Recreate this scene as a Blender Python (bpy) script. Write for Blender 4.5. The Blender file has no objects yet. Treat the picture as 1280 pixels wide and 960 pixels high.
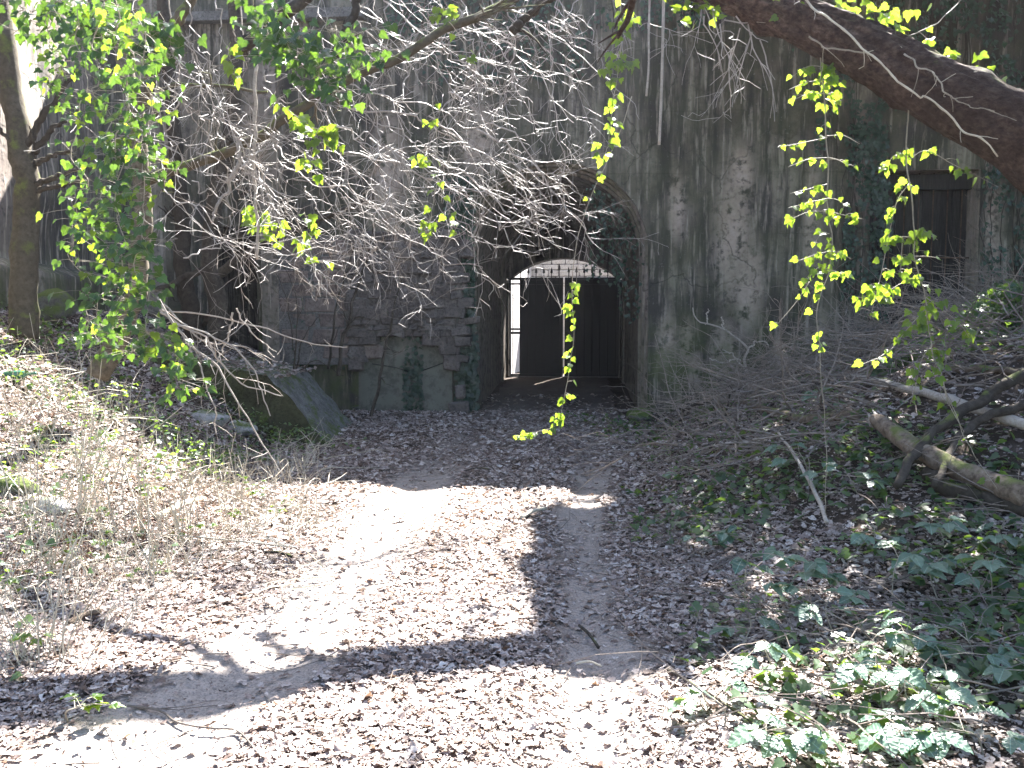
import bpy, math, random
import numpy as np
from mathutils import Vector, Matrix

scene = bpy.context.scene
rng = np.random.default_rng(7)
random.seed(7)
R = math.radians

# ------------------------------------------------------------------ camera
F_PX = 1065.0
PITCH = R(3.92)
EYE = 1.55
cam_data = bpy.data.cameras.new("camera")
cam_data.sensor_width = 36.0
cam_data.lens = 36.0 * F_PX / 1280.0
cam_data.clip_end = 500.0
cam_data.clip_start = 0.05
cam = bpy.data.objects.new("camera", cam_data)
scene.collection.objects.link(cam)
cam.location = (0, 0, EYE)
cam.rotation_euler = (R(90) - PITCH, 0, 0)
scene.camera = cam

# ------------------------------------------------------------------ sky, sun, exposure
SUN_EL = R(48)
SUN_AZ = R(20)                      # right of straight ahead (+Y), towards +X
world = bpy.data.worlds.new("World")
scene.world = world
world.use_nodes = True
wn = world.node_tree
sky = wn.nodes.new("ShaderNodeTexSky")
sky.sky_type = 'NISHITA'
sky.sun_disc = False
sky.sun_elevation = SUN_EL
sky.sun_rotation = SUN_AZ
sky.air_density = 1.0
sky.dust_density = 1.5
bg = wn.nodes["Background"]
bg.inputs[1].default_value = 0.05
wn.links.new(sky.outputs[0], bg.inputs[0])

SUN_TO = Vector((math.sin(SUN_AZ) * math.cos(SUN_EL), math.cos(SUN_AZ) * math.cos(SUN_EL), math.sin(SUN_EL)))
sun_data = bpy.data.lights.new("sun", 'SUN')
sun_data.energy = 5.0
sun_data.angle = R(0.53)
sun_data.color = (1.0, 0.965, 0.91)
sun = bpy.data.objects.new("sun", sun_data)
scene.collection.objects.link(sun)
sun.rotation_euler = (-SUN_TO).to_track_quat('-Z', 'Y').to_euler()
sun.location = SUN_TO * 40

scene.view_settings.view_transform = 'Standard'
scene.view_settings.look = 'None'
scene.view_settings.gamma = 1.0
scene.view_settings.use_curve_mapping = False
scene.view_settings.exposure = 3.3
scene.cycles.use_denoising = True
scene.cycles.max_bounces = 8
scene.cycles.transparent_max_bounces = 8
scene.cycles.sample_clamp_indirect = 6.0
HAZE = 0.0004

# ------------------------------------------------------------------ helpers
COL = scene.collection


def at(px, py, D):
    """a point at real distance D (metres along +Y), read off the photograph's 1280 x 960 grid"""
    u = (px - 640.0) / F_PX
    v = (480.0 - py) / F_PX
    dy = math.cos(PITCH) + v * math.sin(PITCH)
    dz = -math.sin(PITCH) + v * math.cos(PITCH)
    s = D / dy
    return Vector((u * s, D, EYE + dz * s))


def smooth(a, b, t):
    t = np.clip((np.asarray(t, float) - a) / (b - a), 0, 1)
    return t * t * (3 - 2 * t)


_tab = np.random.default_rng(3).random((64, 64, 64))


def vnoise(x, y, z=0.0):
    x, y, z = np.broadcast_arrays(np.asarray(x, float), np.asarray(y, float), np.asarray(z, float))
    xi, yi, zi = np.floor(x).astype(int), np.floor(y).astype(int), np.floor(z).astype(int)
    fx, fy, fz = x - xi, y - yi, z - zi
    fx, fy, fz = [f * f * (3 - 2 * f) for f in (fx, fy, fz)]
    out = 0
    for i in (0, 1):
        for j in (0, 1):
            for k in (0, 1):
                w = (fx if i else 1 - fx) * (fy if j else 1 - fy) * (fz if k else 1 - fz)
                out = out + w * _tab[(xi + i) % 64, (yi + j) % 64, (zi + k) % 64]
    return out * 2 - 1


def fbm(x, y, z=0.0, o=4):
    s, a = 0, 1.0
    for k in range(o):
        s = s + a * vnoise(x * 2 ** k + 11.3 * k, y * 2 ** k + 7.1 * k, np.asarray(z) * 2 ** k + 3.7 * k)
        a *= 0.5
    return s


def new_mesh(name, verts, faces, mat=None, smooth_shade=False, attrs=None):
    """faces: list of index tuples, or (n,k) int array"""
    me = bpy.data.meshes.new(name)
    verts = np.asarray(verts, dtype=np.float32)
    if isinstance(faces, np.ndarray):
        n, k = faces.shape
        me.vertices.add(len(verts))
        me.vertices.foreach_set("co", verts.ravel())
        me.loops.add(n * k)
        me.loops.foreach_set("vertex_index", faces.astype(np.int32).ravel())
        me.polygons.add(n)
        me.polygons.foreach_set("loop_start", np.arange(0, n * k, k, dtype=np.int32))
        me.polygons.foreach_set("loop_total", np.full(n, k, dtype=np.int32))
        me.update(calc_edges=True)
    else:
        me.from_pydata(verts.tolist(), [], faces)
        me.update()
    if attrs:
        for an, av in attrs.items():
            a = me.attributes.new(an, 'FLOAT', 'POINT')
            a.data.foreach_set("value", np.asarray(av, dtype=np.float32))
    if smooth_shade:
        me.polygons.foreach_set("use_smooth", np.ones(len(me.polygons), dtype=bool))
    if mat:
        me.materials.append(mat)
    return me


def link(name, me, parent=None, M=None):
    o = bpy.data.objects.new(name, me)
    COL.objects.link(o)
    if parent:
        o.parent = parent
    if M is not None:
        o.matrix_basis = M
    return o


def tag(o, label=None, cat=None, group=None, kind=None):
    if label: o["label"] = label
    if cat: o["category"] = cat
    if group: o["group"] = group
    if kind: o["kind"] = kind
    return o


def thing(name, label, cat, loc=(0, 0, 0), rz=0.0, group=None):
    o = bpy.data.objects.new(name, None)
    COL.objects.link(o)
    o.empty_display_size = 0.1
    o.location = loc
    o.rotation_euler = (0, 0, rz)
    return tag(o, label, cat, group)


class MB:
    """collects quads/tris of one mesh"""
    def __init__(s):
        s.v, s.f, s.n, s.a = [], [], 0, []

    def add(s, v, f, rnd=None):
        v = np.asarray(v, float)
        s.v.append(v)
        s.f += [tuple(int(i) + s.n for i in q) for q in f]
        s.a.append(np.full(len(v), random.random() if rnd is None else rnd))
        s.n += len(v)

    def box(s, c, d, M=None, jit=0.0):
        v = np.array([[x, y, z] for z in (-.5, .5) for y in (-.5, .5) for x in (-.5, .5)]) * np.array(d) + np.array(c)
        if jit: v = v + rng.normal(0, jit, v.shape)
        if M is not None: v = np.array([M @ Vector(p) for p in v])
        s.add(v, [(0, 2, 3, 1), (4, 5, 7, 6), (0, 1, 5, 4), (2, 6, 7, 3), (0, 4, 6, 2), (1, 3, 7, 5)])

    def tube(s, pts, rad, sides=6, rough=0.0, cap=True, rfreq=6.0):
        P = np.asarray([tuple(p) for p in pts], float)
        n = len(P)
        r = np.full(n, rad) if np.isscalar(rad) else np.asarray(rad, float)
        T = np.gradient(P, axis=0)
        T /= np.maximum(np.linalg.norm(T, axis=1, keepdims=True), 1e-9)
        up = np.array([0., 0., 1.]) if abs(T[0, 2]) < .9 else np.array([1., 0., 0.])
        ang = np.linspace(0, 2 * math.pi, sides, endpoint=False)
        rings = []
        for i in range(n):
            a = np.cross(T[i], up); a /= max(np.linalg.norm(a), 1e-9)
            b = np.cross(a, T[i]); up = b
            ring = P[i] + r[i] * (np.cos(ang)[:, None] * a + np.sin(ang)[:, None] * b)
            if rough:
                nn = fbm(ring[:, 0] * rfreq, ring[:, 1] * rfreq, ring[:, 2] * rfreq, 3)
                ring = P[i] + (ring - P[i]) * (1 + rough * nn)[:, None]
            rings.append(ring)
        v = np.concatenate(rings)
        f = []
        for i in range(n - 1):
            for j in range(sides):
                k = (j + 1) % sides
                f.append((i * sides + j, i * sides + k, (i + 1) * sides + k, (i + 1) * sides + j))
        if cap:
            f.append(tuple(range(sides - 1, -1, -1)))
            f.append(tuple((n - 1) * sides + j for j in range(sides)))
        s.add(v, f)

    def mesh(s, name, mat, sm=False):
        return new_mesh(name, np.concatenate(s.v), s.f, mat, sm, {"rnd": np.concatenate(s.a)})

    def build(s, name, mat, parent=None, sm=False, origin=None):
        me = s.mesh(name, mat, sm)
        if origin is not None:
            me.transform(Matrix.Translation(-Vector(origin)))
        return link(name, me, parent)


def spline(pts, n):
    """Catmull-Rom through points"""
    P = np.asarray([tuple(p) for p in pts], float)
    if len(P) == 2:
        t = np.linspace(0, 1, n)[:, None]
        return P[0] * (1 - t) + P[1] * t
    P = np.vstack([2 * P[0] - P[1], P, 2 * P[-1] - P[-2]])
    out = []
    m = len(P) - 3
    for t in np.linspace(0, m - 1e-6, n):
        i = int(t); u = t - i
        a, b, c, d = P[i], P[i + 1], P[i + 2], P[i + 3]
        out.append(.5 * ((2 * b) + (-a + c) * u + (2 * a - 5 * b + 4 * c - d) * u * u + (-a + 3 * b - 3 * c + d) * u ** 3))
    return np.array(out)


# ------------------------------------------------------------------ materials
class NT:
    def __init__(s, name):
        s.m = bpy.data.materials.new(name)
        s.m.use_nodes = True
        s.t = s.m.node_tree
        s.t.nodes.clear()
        s.out = s.n("ShaderNodeOutputMaterial")

    def n(s, kind, **kw):
        nd = s.t.nodes.new(kind)
        for k, v in kw.items():
            if k.startswith("i_"):
                nd.inputs[k[2:].replace("_", " ")].default_value = v
            else:
                setattr(nd, k, v)
        return nd

    def l(s, a, b): s.t.links.new(a, b)

    def attr(s, name): return s.n("ShaderNodeAttribute", attribute_name=name).outputs["Fac"]

    def coord(s, scale=(1, 1, 1), obj=True):
        c = s.n("ShaderNodeTexCoord") if obj else s.n("ShaderNodeNewGeometry")
        m = s.n("ShaderNodeMapping")
        m.inputs["Scale"].default_value = scale
        s.l(c.outputs["Object" if obj else "Position"], m.inputs[0])
        return m.outputs[0]

    def noise(s, vec, scale, detail=5, rough=.55):
        nd = s.n("ShaderNodeTexNoise")
        nd.inputs["Scale"].default_value = scale
        nd.inputs["Detail"].default_value = detail
        nd.inputs["Roughness"].default_value = rough
        s.l(vec, nd.inputs["Vector"])
        return nd.outputs["Fac"]

    def ramp(s, fac, stops):
        nd = s.n("ShaderNodeValToRGB")
        e = nd.color_ramp.elements
        while len(e) < len(stops): e.new(0.5)
        for k, (p, c) in enumerate(stops):
            e[k].position = p
            e[k].color = (c, c, c, 1) if np.isscalar(c) else (*c, 1)
        s.l(fac, nd.inputs[0])
        return nd.outputs[0]

    def mix(s, fac, a, b, mode='MIX'):
        nd = s.n("ShaderNodeMix", data_type='RGBA', blend_type=mode)
        for sock, v in ((nd.inputs[0], fac), (nd.inputs[6], a), (nd.inputs[7], b)):
            if isinstance(v, (int, float)): sock.default_value = v
            elif isinstance(v, tuple): sock.default_value = (*v, 1)
            else: s.l(v, sock)
        return nd.outputs[2]

    def math(s, op, a, b=0.0):
        nd = s.n("ShaderNodeMath", operation=op)
        for sock, v in ((nd.inputs[0], a), (nd.inputs[1], b)):
            if isinstance(v, (int, float)): sock.default_value = v
            else: s.l(v, sock)
        return nd.outputs[0]

    def principled(s, col, rough=.85, bump=None, strength=.5, dist=.02, spec=.3, metal=0.0):
        b = s.n("ShaderNodeBsdfPrincipled")
        if isinstance(col, tuple): b.inputs["Base Color"].default_value = (*col, 1)
        else: s.l(col, b.inputs["Base Color"])
        if isinstance(rough, (int, float)): b.inputs["Roughness"].default_value = rough
        else: s.l(rough, b.inputs["Roughness"])
        b.inputs["Specular IOR Level"].default_value = spec
        b.inputs["Metallic"].default_value = metal
        if bump is not None:
            bp = s.n("ShaderNodeBump")
            bp.inputs["Strength"].default_value = strength
            bp.inputs["Distance"].default_value = dist
            s.l(bump, bp.inputs["Height"])
            s.l(bp.outputs[0], b.inputs["Normal"])
        return b

    def done(s, b):
        s.l(b.outputs[0], s.out.inputs[0])
        return s.m


def mat_concrete(name, pale=1.0, moss=0.5):
    t = NT(name)
    c = t.coord(obj=False)
    cs = t.coord((2.6, 2.6, .22), obj=False)
    big = t.noise(c, .55, 6, .6)
    streak = t.noise(cs, 1.6, 6, .65)
    streak2 = t.noise(cs, 4.5, 4, .6)
    fine = t.noise(c, 9, 8, .7)
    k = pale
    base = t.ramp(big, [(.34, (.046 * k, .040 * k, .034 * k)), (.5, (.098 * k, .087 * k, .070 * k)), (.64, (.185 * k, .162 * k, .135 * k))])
    base = t.mix(t.ramp(streak, [(.44, 0.0), (.58, .9)]), base, (.036 * k, .033 * k, .031 * k))
    base = t.mix(t.ramp(streak2, [(.54, 0.0), (.66, .75)]), base, (.27 * k, .235 * k, .20 * k))
    base = t.mix(t.ramp(fine, [(.36, .55), (.5, 0.0)]), base, (.04 * k, .039 * k, .038 * k))
    base = t.mix(t.ramp(t.noise(c, 23, 4, .6), [(.62, 0.0), (.72, .5)]), base, (.22, .205, .19))
    # spalled places: paler pinkish render laid bare
    sp = t.math('MULTIPLY', t.attr("spall"), t.ramp(t.noise(c, 6, 6, .65), [(.38, 0.0), (.5, 1.0)]))
    base = t.mix(sp, base, t.mix(t.noise(c, 12, 4), (.24, .18, .15), (.50, .42, .365)))
    # hairline cracks and the joints between pours
    vo = t.n("ShaderNodeTexVoronoi", feature='DISTANCE_TO_EDGE'); vo.inputs["Scale"].default_value = .42
    wv = t.n("ShaderNodeVectorMath", operation='ADD'); t.l(c, wv.inputs[0])
    nv = t.n("ShaderNodeTexNoise"); nv.inputs["Scale"].default_value = 1.7; nv.inputs["Detail"].default_value = 6; t.l(c, nv.inputs["Vector"])
    t.l(nv.outputs["Color"], wv.inputs[1]); t.l(wv.outputs[0], vo.inputs["Vector"])
    crk = t.math('MULTIPLY', t.ramp(vo.outputs["Distance"], [(.003, .9), (.008, 0.0)]), t.ramp(big, [(.45, 0.0), (.55, 1.0)]))
    sz = t.n("ShaderNodeSeparateXYZ"); t.l(c, sz.inputs[0])
    fr = t.math('FRACT', t.math('ADD', t.math('MULTIPLY', sz.outputs[2], .95), t.math('MULTIPLY', t.noise(c, 1.2, 3), .06)))
    jnt = t.math('MULTIPLY', t.ramp(fr, [(.012, 1.0), (.03, 0.0)]), t.ramp(t.noise(c, .9, 4), [(.5, 0.0), (.64, .45)]))
    lines = t.math('MAXIMUM', crk, jnt)
    base = t.mix(t.math('MULTIPLY', lines, .6), base, (.03, .028, .026))
    # moss film, in patches
    ms = t.math('MULTIPLY', t.attr("moss"), t.ramp(t.noise(c, 1.8, 6, .65), [(.38, 0.0), (.58, moss)]))
    base = t.mix(ms, base, (.075, .095, .035))
    h = t.math('ADD', t.math('MULTIPLY', fine, .6), t.math('MULTIPLY', streak2, .4))
    h = t.math('SUBTRACT', h, t.math('MULTIPLY', sp, .5))
    h = t.math('SUBTRACT', h, t.math('MULTIPLY', lines, .6))
    return t.done(t.principled(base, .92, h, .7, .03, .15))


def mat_stone(name, cols, scale=6, mossy=0.0, bump=.6):
    t = NT(name)
    c = t.coord(obj=False)
    big = t.noise(c, scale * .4, 6, .65)
    fine = t.noise(c, scale * 3, 8, .7)
    oi = t.n("ShaderNodeObjectInfo").outputs["Random"]
    base = t.ramp(big, [(.3, cols[0]), (.52, cols[1]), (.72, cols[2])])
    base = t.mix(t.math('MULTIPLY', oi, .45), base, cols[0])
    base = t.mix(t.ramp(fine, [(.4, .5), (.52, 0.0)]), base, tuple(x * .4 for x in cols[0]))
    if mossy:
        nz = t.n("ShaderNodeNewGeometry")
        sep = t.n("ShaderNodeSeparateXYZ"); t.l(nz.outputs["Normal"], sep.inputs[0])
        up = t.math('ADD', t.math('MULTIPLY', sep.outputs[2], .25), t.noise(c, 3.0, 6, .7))
        base = t.mix(t.ramp(up, [(.70 - .25 * mossy, 0.0), (.86 - .25 * mossy, .95)]), base,
                     t.mix(t.noise(c, 40, 3), (.05, .075, .018), (.12, .15, .04)))
    return t.done(t.principled(base, .93, fine, bump, .03, .15))


def mat_bark(name, cols, moss=0.0, stretch=(1, 1, 1), scale=20, gloss=.9, bump=.8):
    t = NT(name)
    c = t.coord(stretch, obj=False)
    a = t.noise(c, scale, 7, .7)
    b = t.noise(t.coord(obj=False), scale * .25, 5, .6)
    col = t.ramp(a, [(.32, cols[0]), (.5, cols[1]), (.7, cols[2])])
    col = t.mix(t.ramp(b, [(.4, 0.0), (.7, .6)]), col, cols[0])
    rnd = t.attr("rnd")
    col = t.mix(t.math('MULTIPLY', rnd, .6), col, tuple(x * .45 for x in cols[1]))
    if moss:
        nz = t.n("ShaderNodeNewGeometry")
        sep = t.n("ShaderNodeSeparateXYZ"); t.l(nz.outputs["Normal"], sep.inputs[0])
        up = t.math('ADD', t.math('MULTIPLY', sep.outputs[2], .22), t.noise(t.coord(obj=False), 5.0, 5, .6))
        col = t.mix(t.ramp(up, [(.79 - .3 * moss, 0.0), (.93 - .3 * moss, .9)]), col,
                    t.mix(t.noise(c, 30, 3), (.07, .09, .02), (.17, .19, .06)))
    return t.done(t.principled(col, gloss, a, bump, .015, .15 if gloss > .8 else .5))


def mat_leaf(name, dark, light, trans, rough=.4, tw=.45, attr=True, spec=.5):
    t = NT(name)
    if attr:
        r = t.attr("rnd")
    else:
        r = t.n("ShaderNodeObjectInfo").outputs["Random"]
    c = t.coord()
    nz = t.noise(c, 3.0 if not attr else 25.0, 3)
    col = t.mix(r, dark, light)
    col = t.mix(t.math('MULTIPLY', nz, .35), col, tuple(x * .6 for x in dark))
    vein = None
    if not attr:
        sp_ = t.n("ShaderNodeSeparateXYZ"); t.l(c, sp_.inputs[0])
        ax = t.math('ABSOLUTE', sp_.outputs[0])
        w_ = t.math('SINE', t.math('MULTIPLY', t.math('SUBTRACT', sp_.outputs[1], t.math('MULTIPLY', ax, .75)), 42.0))
        mid = t.math('LESS_THAN', ax, .018)
        vein = t.math('ADD', t.math('MULTIPLY', w_, .25), t.math('MULTIPLY', mid, -1.0))
        vein = t.math('ADD', vein, t.math('MULTIPLY', t.noise(c, 9, 4), .8))
        col = t.mix(t.math('MULTIPLY', mid, .5), col, tuple(min(1, x * 2.2) for x in light))
        col = t.mix(t.ramp(t.noise(c, 5.0, 4), [(.62, 0.0), (.72, .6)]), col, tuple((x + .12) * .6 for x in (light[1], light[1] * .8, light[2])))
    p = t.principled(col, rough, vein, .35, .004, spec=spec)
    tr = t.n("ShaderNodeBsdfTranslucent")
    tc = t.mix(r, tuple(x * .55 for x in trans), trans)
    t.l(tc, tr.inputs[0])
    mx = t.n("ShaderNodeMixShader")
    mx.inputs[0].default_value = tw
    t.l(p.outputs[0], mx.inputs[1]); t.l(tr.outputs[0], mx.inputs[2])
    return t.done(mx)


def mat_litter():
    t = NT("dead_leaf_surface")
    r = t.attr("rnd")
    col = t.ramp(r, [(0, (.085, .062, .055)), (.22, (.20, .15, .135)), (.5, (.35, .29, .268)), (.75, (.49, .43, .40)), (1, (.66, .61, .58))])
    c = t.coord(obj=False)
    col = t.mix(t.ramp(t.noise(c, 70, 3), [(.35, .5), (.55, 0.0)]), col, (.08, .05, .035))
    p = t.principled(col, .6, None, spec=.35)
    tr = t.n("ShaderNodeBsdfTranslucent")
    t.l(t.mix(.5, col, (.4, .22, .1)), tr.inputs[0])
    mx = t.n("ShaderNodeMixShader"); mx.inputs[0].default_value = .18
    t.l(p.outputs[0], mx.inputs[1]); t.l(tr.outputs[0], mx.inputs[2])
    return t.done(mx)


def mat_ground(name, soil, pale):
    t = NT(name)
    c = t.coord(obj=False)
    a = t.noise(c, 2.2, 6, .65); b = t.noise(c, 30, 6, .7)
    col = t.mix(t.ramp(a, [(.35, 0.0), (.65, 1.0)]), soil, tuple(x * 1.6 for x in soil))
    pl = t.mix(t.ramp(b, [(.35, 0.0), (.6, 1.0)]), tuple(x * .7 for x in pale), pale)
    col = t.mix(t.math('MULTIPLY', t.attr("bare"), .9), col, pl)
    col = t.mix(t.ramp(t.noise(c, 90, 4, .7), [(.36, .6), (.5, 0.0)]), col, tuple(x * .5 for x in soil))
    return t.done(t.principled(col, .95, b, .8, .02, .1))


M_CONC = mat_concrete("weathered_concrete", 1.18, .7)
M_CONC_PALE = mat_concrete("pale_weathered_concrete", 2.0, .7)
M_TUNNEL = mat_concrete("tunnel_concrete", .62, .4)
M_INFILL = mat_stone("arch_infill_render", [(.10, .105, .085), (.17, .17, .14), (.22, .215, .18)], 2, 0, .3)
M_BLOCK = mat_stone("pinkish_sandstone", [(.12, .095, .085), (.22, .175, .155), (.30, .25, .22)], 6, 0, .6)
M_RUBBLE = mat_stone("dark_rubble_stone", [(.085, .075, .07), (.165, .142, .13), (.25, .22, .20)], 7, 0, 1.0)
M_COURT = mat_stone("lightened_court_stone", [(.55, .53, .52), (.72, .70, .69), (.80, .79, .78)], 9, 0, .5)  # stone colour lightened to stand in for the brightness of the court
M_MORTAR = mat_stone("grey_mortar", [(.10, .095, .09), (.16, .15, .14), (.22, .21, .2)], 9, 0, .5)
M_REVET = mat_stone("mossy_rubble_concrete", [(.09, .09, .08), (.20, .20, .19), (.33, .325, .315)], 12, .22, 1.2)
M_MOSSROCK = mat_stone("mossy_rock", [(.09, .09, .08), (.17, .165, .15), (.26, .25, .23)], 8, 1.0, .8)
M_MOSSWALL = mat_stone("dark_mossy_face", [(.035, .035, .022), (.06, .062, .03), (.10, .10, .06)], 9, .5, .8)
M_PALEROCK = mat_stone("pale_stone", [(.30, .29, .29), (.46, .45, .45), (.62, .61, .6)], 10, .15, .8)
M_IRON = NT("black_iron"); M_IRON = M_IRON.done(M_IRON.principled((.008, .008, .009), .6, None, spec=.3))
M_RUST = mat_stone("rusty_iron", [(.05, .035, .028), (.11, .07, .05), (.17, .11, .08)], 20, 0, .4)
M_PLANK = mat_bark("darkened_old_planks", [(.018, .017, .016), (.042, .039, .036), (.085, .08, .075)], 0, (6, 6, .4), 9)  # board tones darkened, the recess's shade is put into their colour
M_BARK = mat_bark("brown_red_bark", [(.018, .012, .010), (.085, .056, .044), (.19, .135, .11)], .22, (.6, 1, 1), 38, .9, 1.6)
M_BARK_DARK = mat_bark("dark_bark", [(.03, .025, .02), (.075, .062, .05), (.13, .11, .09)], .2)
M_BARK_MOSS = mat_bark("mossy_bark", [(.05, .04, .03), (.13, .11, .08), (.22, .19, .15)], .75)
M_BARK_PALE = mat_bark("pale_dry_bark", [(.24, .20, .165), (.40, .35, .30), (.54, .49, .43)], 0, (1, 1, 1), 40, .6)
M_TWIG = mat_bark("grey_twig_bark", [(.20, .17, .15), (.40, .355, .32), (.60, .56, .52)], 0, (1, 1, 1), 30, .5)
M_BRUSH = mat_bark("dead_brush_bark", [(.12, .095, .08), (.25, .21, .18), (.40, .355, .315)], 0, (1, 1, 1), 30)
M_STRAW = mat_bark("dry_straw", [(.40, .34, .25), (.56, .50, .39), (.70, .65, .54)], 0, (1, 1, 1), 30, .6)
M_LOG = mat_bark("split_log_bark", [(.06, .045, .035), (.19, .145, .11), (.34, .28, .22)], .45, (1, 1, 1), 22)
M_STEM = mat_bark("ivy_stem", [(.22, .18, .13), (.38, .33, .25), (.52, .47, .37)], 0, (1, 1, 1), 40, .6)
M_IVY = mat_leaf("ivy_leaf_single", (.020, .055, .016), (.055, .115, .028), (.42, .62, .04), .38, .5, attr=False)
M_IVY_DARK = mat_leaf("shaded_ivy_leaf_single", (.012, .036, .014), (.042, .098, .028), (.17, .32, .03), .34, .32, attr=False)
M_IVY_S = mat_leaf("ivy_leaf_mass", (.022, .055, .028), (.065, .12, .065), (.30, .48, .05), .4, .38)
M_IVY_WALL = mat_leaf("wall_ivy_leaf", (.016, .036, .024), (.04, .075, .05), (.10, .2, .06), .35, .2)
M_BRAMBLE = mat_leaf("bramble_leaf_surface", (.05, .105, .08), (.15, .225, .17), (.28, .46, .06), .38, .28, attr=False)
M_LITTER = mat_litter()
M_GROUND = mat_ground("woodland_soil", (.055, .042, .034), (.30, .255, .22))
M_PATH = mat_ground("track_soil", (.095, .076, .066), (.40, .35, .315))

# ------------------------------------------------------------------ terrain
RUT_L = np.array([(-6, -1.5), (2.5, -1.42), (3.15, -1.36), (3.7, -1.2), (4.8, -1.14), (6.5, -1.0), (8.5, -.95), (9.8, -.76), (12, -.56), (14, -.25), (22, .5), (30, 1.2)])
RUT_R = np.array([(-6, .2), (2.5, .27), (3.35, .33), (4.2, .40), (5.6, .48), (8.5, .78), (11.1, 1.0), (14, 1.35), (22, 2.0), (30, 2.7)])


def rut_l(y): return np.interp(y, RUT_L[:, 0], RUT_L[:, 1])
def rut_r(y): return np.interp(y, RUT_R[:, 0], RUT_R[:, 1])


def bareness(x, y):
    n = fbm(np.asarray(x) * 2.1, np.asarray(y) * 1.3, 5.0, 3)
    wl = .34 + .06 * n
    b = np.maximum(np.exp(-((x - rut_l(y)) / wl) ** 2), .66 * np.exp(-((x - rut_r(y)) / (wl * .7)) ** 2) * (1 + .35 * n))
    return np.clip(b * 1.6 + .3 * n * b, 0, 1) * (1 - smooth(8.3, 10.5, y) * .5) * (1 - smooth(12.0, 14.0, y) * .7)


def ground_z(x, y):
    x = np.asarray(x, float); y = np.asarray(y, float)
    lf = 1.95 + 1.15 * smooth(5.0, 9.5, y)
    left = np.maximum(-x - lf, 0)
    zl = .70 * left * (.08 + .92 * smooth(4.0, 11.0, y))
    zl = 2.3 * np.tanh(zl / 2.3)
    rf = 1.15 + 1.6 * smooth(9, 13.5, y)
    right = np.maximum(x - rf, 0)
    zr = .41 * right * (.06 + .94 * smooth(2.5, 8.5, y))
    zr = zr + .10 * right * np.exp(-((y - 7.0) / 1.6) ** 2)
    zr = 2.3 * np.tanh(zr / 2.3)
    inside = 1 - smooth(15.6, 16.4, y)
    z = (zl + zr) * inside
    z = z + .21 * smooth(15.5, 21.5, y)
    n = fbm(x * .9, y * .9, 1.0, 4)
    z = z + n * (.02 + .05 * smooth(.2, 1.2, left + right)) * inside
    z = z - .045 * (np.exp(-((x - rut_l(y)) / .22) ** 2) + np.exp(-((x - rut_r(y)) / .20) ** 2)) * (1 - smooth(13, 16, y))
    return z


def gz(x, y): return float(ground_z(x, y))


def on_ground(px, py, lift=0.0):
    """where the sight line through that place of the photograph meets the ground"""
    a = Vector((0, 0, EYE)); d = (at(px, py, 10.0) - a) / 10.0
    t = 2.0
    while t < 20:
        p = a + d * t
        if p.z <= gz(p.x, p.y) + lift: return Vector((p.x, p.y, gz(p.x, p.y) + lift))
        t += .02
    return Vector((p.x, p.y, gz(p.x, p.y)))


def axis(parts):
    out = []
    for a, b, st in parts:
        out += list(np.arange(a, b, st))
    out.append(parts[-1][1])
    return np.array(out)


gx = axis([(-60, -12, 4), (-12, -7, .4), (-7, 7, .07), (7, 12, .4), (12, 60, 4)])
gy = axis([(-40, 0, 4), (0, 2, .4), (2, 9, .07), (9, 16.5, .12), (16.5, 32, .5), (32, 120, 8)])
XX, YY = np.meshgrid(gx, gy)
ZZ = ground_z(XX, YY)
ZZ += .012 * fbm(XX * 7, YY * 7, 2.0, 2) * (np.abs(XX) < 8)
V = np.stack([XX, YY, ZZ], -1).reshape(-1, 3)
nx, ny = len(gx), len(gy)
ii, jj = np.meshgrid(np.arange(nx - 1), np.arange(ny - 1))
q = (jj * nx + ii).ravel()
Q = np.stack([q, q + 1, q + 1 + nx, q + nx], 1)
cen = V[Q].mean(1)
on_path = (cen[:, 0] > rut_l(cen[:, 1]) - .5) & (cen[:, 0] < rut_r(cen[:, 1]) + .45) & (cen[:, 1] > -6) & (cen[:, 1] < 22)
bare = bareness(V[:, 0], V[:, 1])


def sub_mesh(name, mask, mat):
    q2 = Q[mask]
    used, inv = np.unique(q2.ravel(), return_inverse=True)
    return new_mesh(name, V[used], inv.reshape(-1, 4), mat, True, {"bare": bare[used]})


tag(link("ground", sub_mesh("ground", ~on_path, M_GROUND)), "woodland floor banks either side of the track", kind="structure")
tag(link("path", sub_mesh("path", on_path, M_PATH)), "earth vehicle track with two worn wheel ruts", kind="structure")

# ------------------------------------------------------------------ the fort wall
FORT_YAW = -R(4.6)
FORT_LOC = (0.785, 15.2, 0)
WALL_TOP = 7.9
fort = thing("fort_wall", "tall weathered concrete fort wall with arched tunnel entrance", "wall", FORT_LOC, FORT_YAW)
FM = Matrix.Translation(FORT_LOC) @ Matrix.Rotation(FORT_YAW, 4, 'Z')
FMI = FM.inverted()
SPRING, R_OUT, R_IN = 2.8, 1.62, 1.48


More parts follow.
